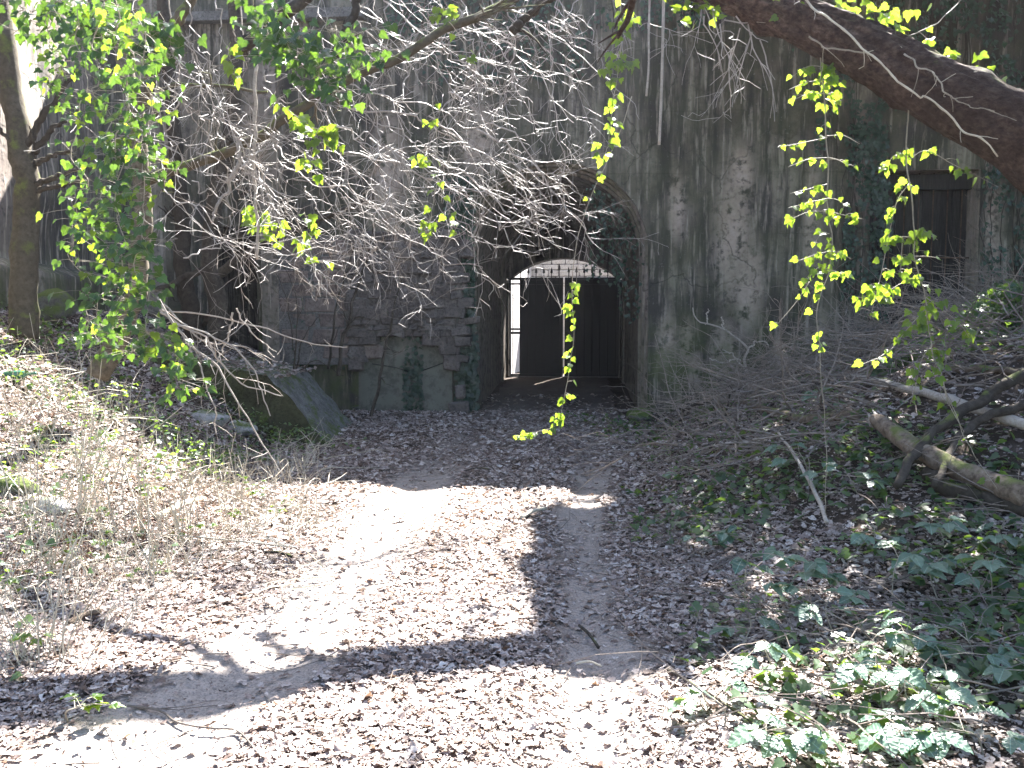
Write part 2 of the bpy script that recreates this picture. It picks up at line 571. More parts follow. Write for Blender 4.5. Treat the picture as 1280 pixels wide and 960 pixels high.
def spall_mask(x, z):
    s = np.zeros_like(x)
    # paler places where the skin of the wall has come off, right of the arch and on its upper left
    for cx, cz, rx, rz in [(1.95, 1.28, .17, .42), (2.30, 1.25, .14, .42), (2.95, 1.0, .24, .62), (2.45, .75, .13, .35),
                           (3.05, 3.1, .30, 1.1), (3.35, 2.2, .25, .8), (3.9, .9, .15, .5), (3.2, 4.2, .2, .5), (4.4, 3.3, .14, .9), (5.2, 4.6, .12, .9),
                           (7.4, 3.0, .12, 1.4), (4.6, 1.3, .12, .5), (-1.4, 4.9, .32, .6), (-3.0, 4.4, .3, 1.0), (-7.3, 5.5, .5, 1.5), (-5.3, 5.0, .35, 1.2), (2.1, 3.6, .15, .6)]:
        s = np.maximum(s, np.exp(-(((x - cx) / rx) ** 2 + ((z - cz) / rz) ** 2) ** 1.6))
    return s


def wall_patch(vs, fs, at_list, XZ):
    """XZ: (n,m,2) grid in wall coordinates, becomes a displaced sheet"""
    n, m, _ = XZ.shape
    x, z = XZ[..., 0].ravel(), XZ[..., 1].ravel()
    base = sum(len(v) for v in vs)
    edge = smooth(R_OUT, R_OUT + .2, np.where(z < SPRING, np.abs(x), np.hypot(x, z - SPRING)))
    y = (.05 * fbm(x * .6, z * .5, 9.0, 3) + .022 * fbm(x * 4, z * 2.2, 4.0, 3)) * edge
    sp = spall_mask(x, z)
    y = y + .03 * sp * edge
    vs.append(np.stack([x, y, z], 1))
    at_list.append((sp, np.clip(smooth(2.2, .3, z) + .3, 0, 1)))
    for i in range(n - 1):
        for j in range(m - 1):
            a = base + i * m + j
            fs.append((a, a + m, a + m + 1, a + 1))


def grid_xz(x0, x1, z0, z1, st=.075):
    nx = max(2, int((x1 - x0) / st) + 1); nz = max(2, int((z1 - z0) / st) + 1)
    a, b = np.meshgrid(np.linspace(x0, x1, nx), np.linspace(z0, z1, nz), indexing='ij')
    return np.stack([a, b], -1)


WX0, WX1, WZ0, WZ1 = 5.38, 7.18, 1.58, 4.2        # barred window
DX0, DX1, DZ0, DZ1 = -6.30, -5.45, 1.0, 3.35      # dark doorway on the left
PW = 2.0
vs, fs, at_l = [], [], []
for p in [(-9.5, DX0, -.6, WALL_TOP), (DX1, -PW, -.6, WALL_TOP), (DX0, DX1, DZ1, WALL_TOP), (DX0, DX1, -.6, DZ0),
          (PW, WX0, -.6, WALL_TOP), (WX0, WX1, -.6, WZ0), (WX0, WX1, WZ1, WALL_TOP), (WX1, 12, -.6, WALL_TOP),
          (-PW, -R_OUT, -.6, SPRING), (R_OUT, PW, -.6, SPRING)]:
    wall_patch(vs, fs, at_l, grid_xz(*p))
na, nr = 72, 60
G = np.zeros((na + 1, nr + 1, 2))
for i in range(na + 1):
    th = math.pi - math.pi * i / na
    c, s = math.cos(th), math.sin(th)
    k = 1e9
    if abs(c) > 1e-6: k = PW / abs(c)
    if s > 1e-6: k = min(k, (WALL_TOP - SPRING) / s)
    for j in range(nr + 1):
        r = R_OUT + (k - R_OUT) * j / nr
        G[i, j] = (c * r, SPRING + s * r)
wall_patch(vs, fs, at_l, G[::-1])
# corners of the rectangle above the arch that the fan of lines skips
vsA = np.concatenate(vs)
me = new_mesh("wall_face", vsA, fs, M_CONC, True, {"spall": np.concatenate([a[0] for a in at_l]), "moss": np.concatenate([a[1] for a in at_l])})
wf = link("wall_face", me, fort)


def sweep_arch(profile, nseg=40, z0=-.4):
    """profile: list of (radius, depth); swept up one jamb, round the arch and down the other"""
    path = []
    for z in np.linspace(z0, SPRING, 9)[:-1]: path.append((-1, 0, z))
    for i in range(nseg + 1):
        th = math.pi - math.pi * i / nseg
        path.append((math.cos(th), math.sin(th), None))
    for z in np.linspace(SPRING, z0, 9)[1:]: path.append((1, 0, z))
    v, f = [], []
    m = len(profile)
    for (c, s, z) in path:
        for (r, d) in profile:
            if z is None: p = (c * r, d, SPRING + s * r)
            else: p = (c * r, d, z)
            v.append(p)
    for i in range(len(path) - 1):
        for j in range(m - 1):
            a = i * m + j
            f.append((a, a + 1, a + m + 1, a + m))
    v = np.array(v)
    v[:, 0] += .008 * fbm(v[:, 0] * 3, v[:, 2] * 3, v[:, 1] * 3, 3)
    return v, f


def sweep_part(name, profile, mat, z0=-.4):
    v, f = sweep_arch(profile, z0=z0)
    return link(name, new_mesh(name, v, f, mat, False, {"spall": np.full(len(v), .35), "moss": np.full(len(v), .5)}), fort)


sweep_part("arch_moulding", [(R_OUT, 0.0), (R_OUT, .12), (1.575, .135), (1.575, .28), (1.53, .29), (1.53, .45), (R_IN, .46)], M_CONC)
depths = np.linspace(.46, 6.8, 30)
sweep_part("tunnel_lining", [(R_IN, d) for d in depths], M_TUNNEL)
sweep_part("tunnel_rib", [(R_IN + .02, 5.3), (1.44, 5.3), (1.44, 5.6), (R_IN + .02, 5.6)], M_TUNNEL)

# end wall of the tunnel: segmental gate opening
GATE_Y, GHW, GSPR, GAPEX = 6.8, 1.43, 2.72, 3.28
v, f = [], []
hgt = GAPEX - GSPR
rad = (GHW ** 2 + hgt ** 2) / (2 * hgt)
n = 24
for i in range(n + 1):
    t = -1 + 2 * i / n
    x = GHW * t
    z = GAPEX - rad + math.sqrt(rad ** 2 - x ** 2)
    th = math.pi - math.pi * i / n
    for (px_, pz_, y_) in [(1.52 * math.cos(th), SPRING + .03 + 1.55 * math.sin(th), GATE_Y), (x, z, GATE_Y), (x, z, GATE_Y + .55)]:
        v.append((px_, y_, pz_))
for i in range(n):
    a = i * 3
    f += [(a, a + 3, a + 4, a + 1), (a + 1, a + 4, a + 5, a + 2)]
b0 = len(v)
for sx in (-1, 1):
    b0 = len(v)
    for z in (-.2, GSPR):
        v += [(sx * 1.52, GATE_Y, z), (sx * GHW, GATE_Y, z), (sx * GHW, GATE_Y + .55, z)]
    f += [(b0, b0 + 1, b0 + 4, b0 + 3), (b0 + 1, b0 + 2, b0 + 5, b0 + 4)]
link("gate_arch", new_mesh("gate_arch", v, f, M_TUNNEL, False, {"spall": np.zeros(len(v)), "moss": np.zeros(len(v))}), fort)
# body of the fort: closes the top and back so that no light leaks into the tunnel
b = MB()
b.box((0, 3.74, WALL_TOP + .2), (22, 7.5, .4))
b.box((-6.0, 7.3, 3.6), (9.0, .3, 8.2)); b.box((6.75, 7.3, 3.6), (10.5, .3, 8.2)); b.box((0, 7.3, 6.1), (2.98, .3, 3.4))
b.box((-11, 3.7, 3.7), (.5, 7, 8)); b.box((11.9, 3.7, 3.7), (.3, 7, 8))
bo = b.build("roof_slab", M_CONC, fort)
# parapet weeds are out of view; window reveal, window boards and bars
b = MB()
D_ = .47
for (c, d) in [((WX0 - .05, D_ / 2 + .10, (WZ0 + WZ1) / 2), (.1, D_, WZ1 - WZ0)), ((WX1 + .05, D_ / 2 + .10, (WZ0 + WZ1) / 2), (.1, D_, WZ1 - WZ0)),
               (((WX0 + WX1) / 2, D_ / 2 + .10, WZ1 + .05), (WX1 - WX0 + .2, D_, .1)), (((WX0 + WX1) / 2, D_ / 2 + .10, WZ0 - .05), (WX1 - WX0 + .2, D_, .1))]:
    b.box(c, d)
me = b.mesh("window_reveal", M_CONC_PALE)  # pale concrete and raised spall put the lit jamb into the colour
for an, val in (("spall", .6), ("moss", .3)):
    a_ = me.attributes.new(an, 'FLOAT', 'POINT'); a_.data.foreach_set("value", np.full(len(me.vertices), val, dtype=np.float32))
win = link("window", me, fort)
tag(win, "boarded barred window opening with pale reveal")
b = MB(); b.box(((WX0 + WX1) / 2, .62, (WZ0 + WZ1) / 2), (WX1 - WX0 + .3, .05, WZ1 - WZ0 + .3)); b.build("back_board", M_IRON, win)
x = WX0 + .01
k = 0
while x < WX1 - .08:
    w = .13 + .05 * random.random()
    w = min(w, WX1 - x - .005)
    b = MB(); b.box((x + w / 2, .50 + .012 * random.random(), (WZ0 + WZ1) / 2 - .1), (w - .014, .035, WZ1 - WZ0 - .25 - .12 * random.random()))
    b.build("plank", M_PLANK, win)
    x += w
b = MB(); b.box(((WX0 + WX1) / 2, .40, WZ1 - .16), (WX1 - WX0 - .01, .16, .26)); b.build("lintel_beam", M_PLANK, win)
for zz in (2.75,):
    b = MB(); b.tube([(WX0, .36, zz), (WX1, .36, zz - .02)], .013, 6); b.build("cross_bar", M_RUST, win)
for xx in np.linspace(WX0 + .2, WX1 - .15, 7):
    b = MB(); b.tube([(xx, .38, WZ0), (xx + .01, .38, WZ1)], .011, 6); b.build("iron_bar", M_RUST, win)
b = MB(); b.box(((WX0 + WX1) / 2, -.03, WZ0 - .07), (WX1 - WX0 + .35, .22, .12), jit=.006); b.build("window_sill", M_MORTAR, win)

# dark doorway on the left
b = MB()
for (c, d) in [((DX0 - .05, .6, 2.1), (.1, 1.1, 2.7)), ((DX1 + .05, .6, 2.1), (.1, 1.1, 2.7)), (((DX0 + DX1) / 2, .6, DZ1 + .05), (1.1, 1.1, .1)), (((DX0 + DX1) / 2, 1.2, 2.2), (1.2, .1, 2.9))]:
    b.box(c, d)
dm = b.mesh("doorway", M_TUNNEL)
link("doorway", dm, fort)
# pilasters
for (x0, w) in [(-7.35, .42), (-5.15, .34)]:
    v = grid_xz(x0 - w / 2, x0 + w / 2, .5, WALL_TOP - .02, .1)
    b = MB(); b.box((x0, -.03, 4.2), (w, .22, 7.3), jit=.01)
    me = b.mesh("pilaster", M_CONC_PALE)
    for an, val in (("spall", .45), ("moss", .4)):
        a_ = me.attributes.new(an, 'FLOAT', 'POINT'); a_.data.foreach_set("value", np.full(len(me.vertices), val, dtype=np.float32))
    link("pilaster", me, fort)
b = MB(); b.box((-6.2, -.06, 7.02), (5.6, .3, .16), jit=.008); b.build("ledge", M_MORTAR, fort)


def rock_mesh(name, mat, seed, dims=(1, 1, 1), sub=2, rough=.25, boxy=.0):
    import bmesh
    bm = bmesh.new()
    if boxy:
        bmesh.ops.create_cube(bm, size=1.0)
        bmesh.ops.bevel(bm, geom=bm.edges[:] + bm.verts[:], offset=.1, segments=1, affect='EDGES')
        bmesh.ops.triangulate(bm, faces=bm.faces[:])
        if sub > 1: bmesh.ops.subdivide_edges(bm, edges=bm.edges[:], cuts=1)
    else:
        bmesh.ops.create_icosphere(bm, subdivisions=sub, radius=.5)
    for vv in bm.verts:
        n_ = float(fbm(vv.co.x * 2.2 + seed * 3.1, vv.co.y * 2.2, vv.co.z * 2.2 + seed, 3))
        vv.co *= 1 + rough * n_
        vv.co.x *= dims[0]; vv.co.y *= dims[1]; vv.co.z *= dims[2]
    me = bpy.data.meshes.new(name)
    bm.to_mesh(me); bm.free()
    me.materials.append(mat)
    return me


# coursed sandstone blocks left of the rubble
blocks = [rock_mesh("stone_block", M_BLOCK, k, (1, 1, 1), 1, .06, .1) for k in range(5)]
z = .95
row = 0
while z < 3.1:
    h = .24 + .06 * random.random()
    x = -4.78 - (.22 if row % 2 else 0)
    while x < -3.66:
        w = .42 + .22 * random.random()
        if random.random() > .04:
            o = link("stone_block", random.choice(blocks), fort)
            o.location = (x + w / 2, -.02 + .02 * random.random(), z + h / 2)
            o.scale = (w * .985, .30, h * .97)
            o.rotation_euler = (0, random.gauss(0, .012), random.gauss(0, .02))
        x += w
    z += h; row += 1
b = MB(); b.box((-4.25, -.06, 2.0), (1.5, .18, 2.3)); b.build("mortar_bed", M_MORTAR, fort)
# rough rubble facing round the blocked arch
BAX, BAR = -2.72, .86         # centre and half-width of the blocked arch
rub = [rock_mesh("rubble_stone", M_RUBBLE, 20 + k, (1, 1, 1), 1, .22, .1) for k in range(8)]
z = .0
while z < 3.15:
    h = .10 + .10 * random.random()
    x = -3.72
    while x < -1.72:
        w = .14 + .24 * random.random()
        cx, cz = x + w / 2, z + h / 2
        r_arch = math.hypot((cx - BAX) / BAR, max(cz - .62, 0) / .72)
        if r_arch > 1.05 and not (cz < .62 and abs(cx - BAX) < BAR + .05):
            o = link("rubble_stone", random.choice(rub), fort)
            o.location = (cx, -.05 - .05 * random.random(), cz)
            o.scale = (w * 1.08, .34 + .1 * random.random(), h * 1.12)
            o.rotation_euler = (random.gauss(0, .06), random.gauss(0, .09), random.gauss(0, .08))
        x += w
    z += h * .95
b = MB(); b.box((-2.73, -.10, 2.28), (1.98, .2, 1.74)); b.build('mortar_bed', M_MORTAR, fort)
pts = [(BAX - BAR, -.4), (BAX + BAR, -.4)] + [(BAX + BAR * math.cos(t), .62 + .74 * math.sin(t)) for t in np.linspace(0, math.pi, 20)]
v = [(p[0], -.05 + .012 * math.sin(p[1] * 4), p[1]) for p in pts] + [(p[0], .1, p[1]) for p in pts]
m = len(pts)
link("arch_infill", new_mesh("arch_infill", v, [tuple(range(m))] + [(i, i + m, (i + 1) % m + m, (i + 1) % m) for i in range(m)], M_INFILL), fort)
b = MB(); b.tube(spline([(BAX - .6, -.066, .86), (BAX - .2, -.068, .8), (BAX + .2, -.066, .72), (BAX + .75, -.062, .9)], 20), .009, 5, .6); b.build("crack", M_IRON, fort)

# ------------------------------------------------------------------ wing wall at the far left
wp = [Vector((-7.05, 14.6, 0)), Vector((-6.3, 6.5, 0))]
d = (wp[1] - wp[0]); L = d.length; dn = d.normalized(); nrm = Vector((-dn.y, dn.x, 0))
if nrm.x < 0: nrm = -nrm
wing = thing("wing_wall", "sunlit grey concrete wing wall behind the mossy tree at far left", "wall", (-7.05, 14.6, 0))
vs2, fs2, sp2, ms2 = [], [], [], []
nu, nz_ = 90, 90
for i in range(nu + 1):
    for j in range(nz_ + 1):
        u, z = L * i / nu, -.3 + 8.0 * j / nz_
        dd = .05 * float(fbm(u * 1.1, z * 1.1, 2.0, 4)) + (.38 * (1 - float(smooth(2.3, 2.45, z))))
        p = dn * u + nrm * dd
        vs2.append((p.x, p.y, z)); sp2.append(.55 * float(smooth(0, 1, fbm(u * .8, z * .5, 8.0, 3)))); ms2.append(float(smooth(2.9, 2.0, z)))
for i in range(nu):
    for j in range(nz_):
        a = i * (nz_ + 1) + j
        fs2.append((a, a + nz_ + 1, a + nz_ + 2, a + 1))
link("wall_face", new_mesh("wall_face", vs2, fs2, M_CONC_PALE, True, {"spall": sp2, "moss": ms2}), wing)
b = MB(); b.box((0, 0, 0), (L, .5, 8.0))
me = b.mesh("wall_core", M_CONC)
o = link("wall_core", me, wing, Matrix.Translation(dn * L / 2 - nrm * .35 + Vector((0, 0, 3.7))) @ Matrix.Rotation(math.atan2(dn.y, dn.x), 4, 'Z'))

# ------------------------------------------------------------------ court beyond the gate
court = thing("courtyard_wall", "stone wall seen beyond the gate, colour lightened for the daylight on it", "wall", (1.9, 27.6, 0), FORT_YAW)
b = MB(); b.box((0, .3, 2.2), (16, .5, 4.9)); b.build("wall_core", M_MORTAR, court)
lb = [rock_mesh("stone_block", M_COURT, 40 + k, (1, 1, 1), 1, .06, .1) for k in range(4)]
z = 2.9
row = 0
while z < 4.5:
    h = .17 + .06 * random.random(); x = -2.4 - .2 * (row % 2)
    while x < 2.6:
        w = .3 + .25 * random.random()
        o = link("stone_block", random.choice(lb), court); o.location = (x + w / 2, .02, z + h / 2); o.scale = (w * .95, .2, h * .9)
        x += w
    z += h; row += 1
cm = MB(); cm.box((0, .03, 1.5), (5.2, .06, 2.8)); cm.build("lower_render", M_COURT, court)
ret = MB()
a0, a1 = Vector((-.12, 22.75, 0)), Vector((.62, 27.4, 0))
dd = a1 - a0
ret.box((0, 0, 0), (dd.length, .3, 4.6))
me = ret.mesh("return_wall", M_COURT)
rw = link("courtyard_return_wall", me, None, Matrix.Translation((a0 + a1) / 2 + Vector((-.15, 0, 2.2))) @ Matrix.Rotation(math.atan2(dd.y, dd.x), 4, 'Z'))
tag(rw, "sunlit side wall of lightened colour glimpsed through the gap left of the gate", "wall")

# ------------------------------------------------------------------ gate leaves
def gate_leaf(name, label, x0, x1, sheet0, sheet1, n_bars, tall=None):
    o = thing(name, label, "gate", FM @ Vector((x0, GATE_Y + .15, .21)), FORT_YAW)
    W = x1 - x0; Hh = 2.58
    def part(nm, mb, m=M_IRON): return mb.build(nm, m, o)
    for zz, hh in ((.05, .07), (1.15, .06), (1.25, .05), (2.42, .04), (Hh - .03, .06)):
        b = MB(); b.box((W / 2, 0, zz), (W, .05, hh)); part("rail", b)
    for xx in (.025, W - .025):
        b = MB(); b.box((xx, 0, Hh / 2), (.05, .06, Hh)); part("stile", b)
    b = MB(); b.box(((sheet0 + sheet1) / 2, .04, Hh / 2 - .02), (sheet1 - sheet0, .012, Hh - .06)); part("sheet_panel", b)
    for k in range(n_bars):
        xx = W * (k + .5) / n_bars
        hh = Hh + .20 + .02 * random.random()
        if tall == k: hh += .08
        b = MB()
        b.tube([(xx, -.02, .05), (xx, -.02, hh - .1)], .012, 6)
        b.tube([(xx, -.02, hh - .1), (xx, -.02, hh - .08), (xx, -.02, hh - .05), (xx, -.02, hh + .06)], [.012, .032, .03, .001], 4)
        part("spiked_bar", b)
    for zz in (.4, 2.2):
        b = MB(); b.box((.0 if x0 < 0 else W, .03, zz), (.09, .08, .12)); part("hinge", b)
    return o


b = MB(); b.box((0, GATE_Y + .2, .12), (2.9, .3, .24)); b.build('threshold', M_MORTAR, fort)
gate_leaf("gate_leaf", "black spiked iron gate leaf with open bright gap down its left side", -1.42, -.02, .27, 1.385, 7, 6)
gate_leaf("gate_leaf", "black spiked iron gate leaf on the right of the central seam", .02, 1.42, .015, 1.36, 7)

# ------------------------------------------------------------------ sloping revetment (mossy concrete block at left)
rev = thing("sloping_revetment", "mossy concrete revetment block with sloping rough end beside the track", "concrete block", (-2.45, 11.1, 0))
prof = [(.12, -.3), (.06, -.05), (-.33, .43), (-.76, .90), (-1.1, .95), (-2.6, 1.2), (-2.6, -.3)]
nseg = 24
v, f = [], []
dense = []
for (a, c) in zip(prof[:-2], prof[1:-1]):
    for t in np.linspace(0, 1, 12)[:-1]: dense.append((a[0] + (c[0] - a[0]) * t, a[1] + (c[1] - a[1]) * t))
dense.append(prof[-2])
m = len(dense)
for i in range(nseg + 1):
    y = 2.3 * i / nseg
    for (x, z) in dense:
        nn = float(fbm(x * 5 + 3, y * 5, z * 5, 4))
        v.append((x + .02 * nn - .04 * y, y + .10 * (z > .3) * (1 - i / nseg) * z, z + .028 * nn))
for i in range(nseg):
    for j in range(m - 1):
        a = i * m + j
        f.append((a, a + 1, a + m + 1, a + m))
sl = link("sloping_face", new_mesh("sloping_face", v, f, M_REVET, False), rev)
# front face of the block
v2, f2 = [], []
nrow = 14
for j in range(m):
    x, z = dense[j]
    top = Vector(v[j])
    for k in range(nrow + 1):
        t = k / nrow
        zz = top.z * (1 - t) - .5 * t
        nn = float(fbm(x * 4, zz * 4, 6.0, 4))
        v2.append((top.x, top.y - .035 * nn * min(1, 4 * t) - .06 * t, zz))
for j in range(m - 1):
    for k in range(nrow):
        a = j * (nrow + 1) + k
        f2.append((a, a + 1, a + nrow + 2, a + nrow + 1))
link("front_face", new_mesh("front_face", v2, f2, M_MOSSWALL, False), rev)


tx = rng.uniform(-5.0, -3.05, 900); ty = rng.uniform(11.15, 13.4, 900)
tz = np.interp(tx + 2.45 + .04 * (ty - 11.1), [-2.6, -1.1, -.72], [1.2, .93, .84]) + rng.uniform(.01, .06, 900)
REV_TOP = np.stack([tx, ty, tz], 1)


def stone(name, label, px, py, dims, mat, seed, sink=.25, rz=0.0, cat="stone"):
    p = on_ground(px, py)
    me = rock_mesh(name, mat, seed, dims, 3, .3)
    me.polygons.foreach_set("use_smooth", np.ones(len(me.polygons), dtype=bool))
    o = link(name, me)
    o.location = p + Vector((0, 0, dims[2] * (.5 - sink)))
    o.rotation_euler = (0, 0, rz)
    return tag(o, label, cat)


stone("pale_stone", "pale flat stone at the foot of the mossy revetment, left one of two", 258, 528, (.46, .3, .2), M_PALEROCK, 1, .3, .3)
stone("pale_stone", "pale flat stone at the foot of the mossy revetment, right one of two", 300, 540, (.4, .28, .18), M_PALEROCK, 2, .3, -.2)
stone("mossy_stone", "green mossy stone at the right foot of the arch", 799, 524, (.42, .5, .26), M_MOSSROCK, 3, .3, .4)
stone("mossy_stone", "rounded grey stone before the blocked low arch", 484, 512, (.34, .3, .3), M_MOSSROCK, 4, .25)
stone("mossy_stone", "low mossy boulder left of the blocked arch", 458, 512, (.6, .4, .24), M_MOSSROCK, 5, .25)
stone("white_pebble", "small white pebble lying on leaves before the tunnel", 604, 549, (.10, .08, .06), M_PALEROCK, 6, .2, 0, "pebble")
stone("mossy_stone", "yellow green mossy stone low on the left bank", 22, 618, (.3, .26, .2), M_MOSSROCK, 7, .3)
stone("mossy_stone", "dark mossy stone beside the brush right of the arch", 880, 522, (.4, .4, .24), M_MOSSROCK, 9, .3)
stone("pale_stone", "sunlit pale stone among dry stems at the left edge", 60, 640, (.26, .2, .14), M_PALEROCK, 10, .3)
stone("mossy_stone", "square mossy stone below the wing wall at far left", 52, 400, (.7, .5, .5), M_MOSSROCK, 11, .2)

# green glass bottle on the left bank
p = on_ground(17, 476)
bt = thing("glass_bottle", "green glass bottle lying on the leafy left bank", "bottle", p + Vector((0, 0, .045)))
M_GLASS = NT("dusty_green_glass"); M_GLASS = M_GLASS.done(M_GLASS.principled((.05, .16, .11), .22, None, spec=.6))
b = MB(); b.tube([(-.10, 0, .0), (-.09, 0, 0), (.07, .03, .012), (.10, .035, .014), (.125, .04, .016)], [.03, .042, .042, .032, .016], 14); b.build("body", M_GLASS, bt, True)
b = MB(); b.tube([(.125, .04, .016), (.19, .052, .022), (.20, .054, .022)], [.016, .014, .017], 10); b.build("neck", M_GLASS, bt, True)

# ------------------------------------------------------------------ leaf shapes
def ivy_leaf_mesh(name, mat, seed, fold=.18):
    r = np.random.default_rng(seed)
    # outline of a five-lobed ivy leaf, base at the origin, tip along +Y, unit length
    half = [(0, 0), (.16, -.10), (.34, -.06), (.52, .10), (.40, .28), (.44, .46), (.24, .56), (.14, .78), (0, 1.0)]
    half = [(a * (1 + r.normal(0, .06)), b + r.normal(0, .02)) for a, b in half]
    half[0] = (0, 0); half[-1] = (0, 1.0)
    v = []; f = []
    spine = [(0, .0), (0, .25), (0, .5), (0, 1.0)]
    def z(x, y): return fold * abs(x) - .22 * y * y + .05 * math.sin(5 * x + seed)
    ctr = len(v); v.append((0, .3, z(0, .3)))
    ring = half + [(-a, b) for a, b in half[-2:0:-1]]
    for (x, y) in ring: v.append((x, y, z(x, y)))
    n = len(ring)
    for i in range(n): f.append((0, 1 + i, 1 + (i + 1) % n))
    return np.array(v), f


def ovate_leaf(seed, fold=.22, serr=.05):
    r = np.random.default_rng(seed)
    ys = np.linspace(0, 1, 14)
    v, f = [], []
    for k, y in enumerate(ys):
        w = .36 * math.sin(math.pi * min(1, y ** .8)) ** .85 if 0 < k < 13 else 0.0
        w *= 1 + 1.6 * serr * (1 if k % 2 else -1) + r.normal(0, .03)
        dr = -.25 * y * y + .02 * math.sin(k * 2.2)
        v += [(-w, y, fold * w + dr + r.normal(0, .01)), (0, y, dr), (w, y, fold * w + dr + r.normal(0, .01))]
    for k in range(13):
        a = k * 3
        f += [(a, a + 1, a + 4, a + 3), (a + 1, a + 2, a + 5, a + 4)]
    return np.array(v), f


IVY_V = [ivy_leaf_mesh("leaf", None, s, .12 + .06 * (s % 3)) for s in range(4)]
IVY_ME = [new_mesh("leaf", v, f, M_IVY) for v, f in IVY_V]
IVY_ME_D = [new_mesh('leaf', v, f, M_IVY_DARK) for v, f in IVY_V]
BR_V = [ovate_leaf(s, .15 + .08 * (s % 3)) for s in range(3)]
BR_ME = [new_mesh("leaf", v, f, M_BRAMBLE, True) for v, f in BR_V]


def leaf_matrix(pos, tip, nrm, size):
    y = Vector(tip).normalized()
    z = Vector(nrm); z = (z - y * z.dot(y))
    if z.length < 1e-4: z = y.orthogonal()
    z.normalize()
    x = y.cross(z)
    M = Matrix((x, y, z)).transposed().to_4x4()
    return Matrix.Translation(pos) @ M @ Matrix.Scale(size, 4)


def scatter(name, mats_templates, Ms, rnd, mat):
    """join many small leaves into one mesh; mats_templates: list of (verts, faces)"""
    vs, fs, at_ = [], [], []
    base = 0
    Ms = np.asarray(Ms); rnd = np.asarray(rnd)
    which = rng.integers(0, len(mats_templates), len(Ms))
    tri = []
    for k, (tv, tf) in enumerate(mats_templates):
        sel = np.where(which == k)[0]
        if not len(sel): continue
        tv = np.asarray(tv, float)
        tf3 = []
        for q_ in tf:
            for i in range(1, len(q_) - 1): tf3.append((q_[0], q_[i], q_[i + 1]))
        tf3 = np.array(tf3)
        W = np.einsum('nij,kj->nki', Ms[sel, :3, :3], tv) + Ms[sel, None, :3, 3]
        vs.append(W.reshape(-1, 3))
        tri.append((tf3[None] + (np.arange(len(sel)) * len(tv))[:, None, None]).reshape(-1, 3) + base)
        at_.append(np.repeat(rnd[sel], len(tv)))
        base += len(sel) * len(tv)
    return new_mesh(name, np.concatenate(vs), np.concatenate(tri), mat, False, {"rnd": np.concatenate(at_)})


def mats_from(pos, tip, nrm, size):
    """vectorised leaf frames -> (n,4,4)"""
    y = tip / np.linalg.norm(tip, axis=1, keepdims=True)
    z = nrm - y * (nrm * y).sum(1, keepdims=True)
    z /= np.maximum(np.linalg.norm(z, axis=1, keepdims=True), 1e-6)
    x = np.cross(y, z)
    n = len(pos)
    M = np.zeros((n, 4, 4)); M[:, 3, 3] = 1
    s = np.asarray(size).reshape(-1, 1)
    M[:, :3, 0] = x * s; M[:, :3, 1] = y * s; M[:, :3, 2] = z * s; M[:, :3, 3] = pos
    return M


# ------------------------------------------------------------------ leaf litter
def litter_templates():
    out = []
    for s in range(12):
        r = np.random.default_rng(50 + s)
        c = r.uniform(-.35, .6); c2 = r.uniform(-.3, .5)
        if s % 3 == 0:      # lobed leaf
            hw = [.10, .34, .16, .40, .20, .30, .10]
        elif s % 3 == 1:    # plain ovate leaf, often torn
            hw = [.14, .28, .36, .36, .30, .20, .08]
        else:               # broken half
            hw = [.05, .22, .30, .12, .26, .28, .16]
        n = len(hw); v = [(0, 0, 0)]; f = []
        ys = np.linspace(.1, .92, n)
        for k in range(n):
            l = hw[k] * r.uniform(.6, 1.25) * (0.35 if s % 3 == 2 else 1.0); q = hw[k] * r.uniform(.6, 1.25)
            zz = c2 * ys[k] ** 2 * .6 + r.normal(0, .025)
            v += [(-l, ys[k] + r.normal(0, .03), c * l + zz), (q, ys[k] + r.normal(0, .03), c * q * r.uniform(.2, 1.3) + zz)]
        v.append((r.uniform(-.1, .1), 1.0, c2 * .6))
        f.append((0, 2, 1))
        for k in range(n - 1): f.append((1 + 2 * k, 2 + 2 * k, 4 + 2 * k, 3 + 2 * k))
        f.append((2 * n - 1, 2 * n, 2 * n + 1))
        v = np.array(v, float); v[:, 1] -= .5
        out.append((v, f))
    return out


def crumb_templates():
    out = []
    for s in range(6):
        r = np.random.default_rng(90 + s)
        a = np.sort(r.uniform(0, 2 * math.pi, 5))
        v = np.stack([np.cos(a) * r.uniform(.3, .6, 5), np.sin(a) * r.uniform(.2, .5, 5), r.normal(0, .08, 5)], 1)
        out.append((v, [(0, 1, 2), (0, 2, 3), (0, 3, 4)]))
    return out


LT = litter_templates()


def litter(n, y0, y1, dens_fn, size0, size1, lift):
    # sample uniformly over the visible trapezoid
    y = np.sqrt(rng.uniform(y0 ** 2, y1 ** 2, n))
    x = rng.uniform(-1, 1, n) * (.64 * y + .6)
    keep = rng.random(n) < dens_fn(x, y)
    x, y = x[keep], y[keep]
    m = len(x)
    z = ground_z(x, y) + rng.uniform(.002, lift, m)
    e = .05
    gxn = (ground_z(x + e, y) - ground_z(x - e, y)) / (2 * e)
    gyn = (ground_z(x, y + e) - ground_z(x, y - e)) / (2 * e)
    nrm = np.stack([-gxn, -gyn, np.ones(m)], 1) + rng.normal(0, .27, (m, 3))
    ang = rng.uniform(0, 2 * math.pi, m)
    tip = np.stack([np.cos(ang), np.sin(ang), rng.normal(0, .2, m)], 1)
    size = (size0 + (size1 - size0) * rng.beta(1.3, 2.2, m) * 1.35) * (1 + .04 * (y - 4))
    return mats_from(np.stack([x, y, z], 1), tip, nrm, size)


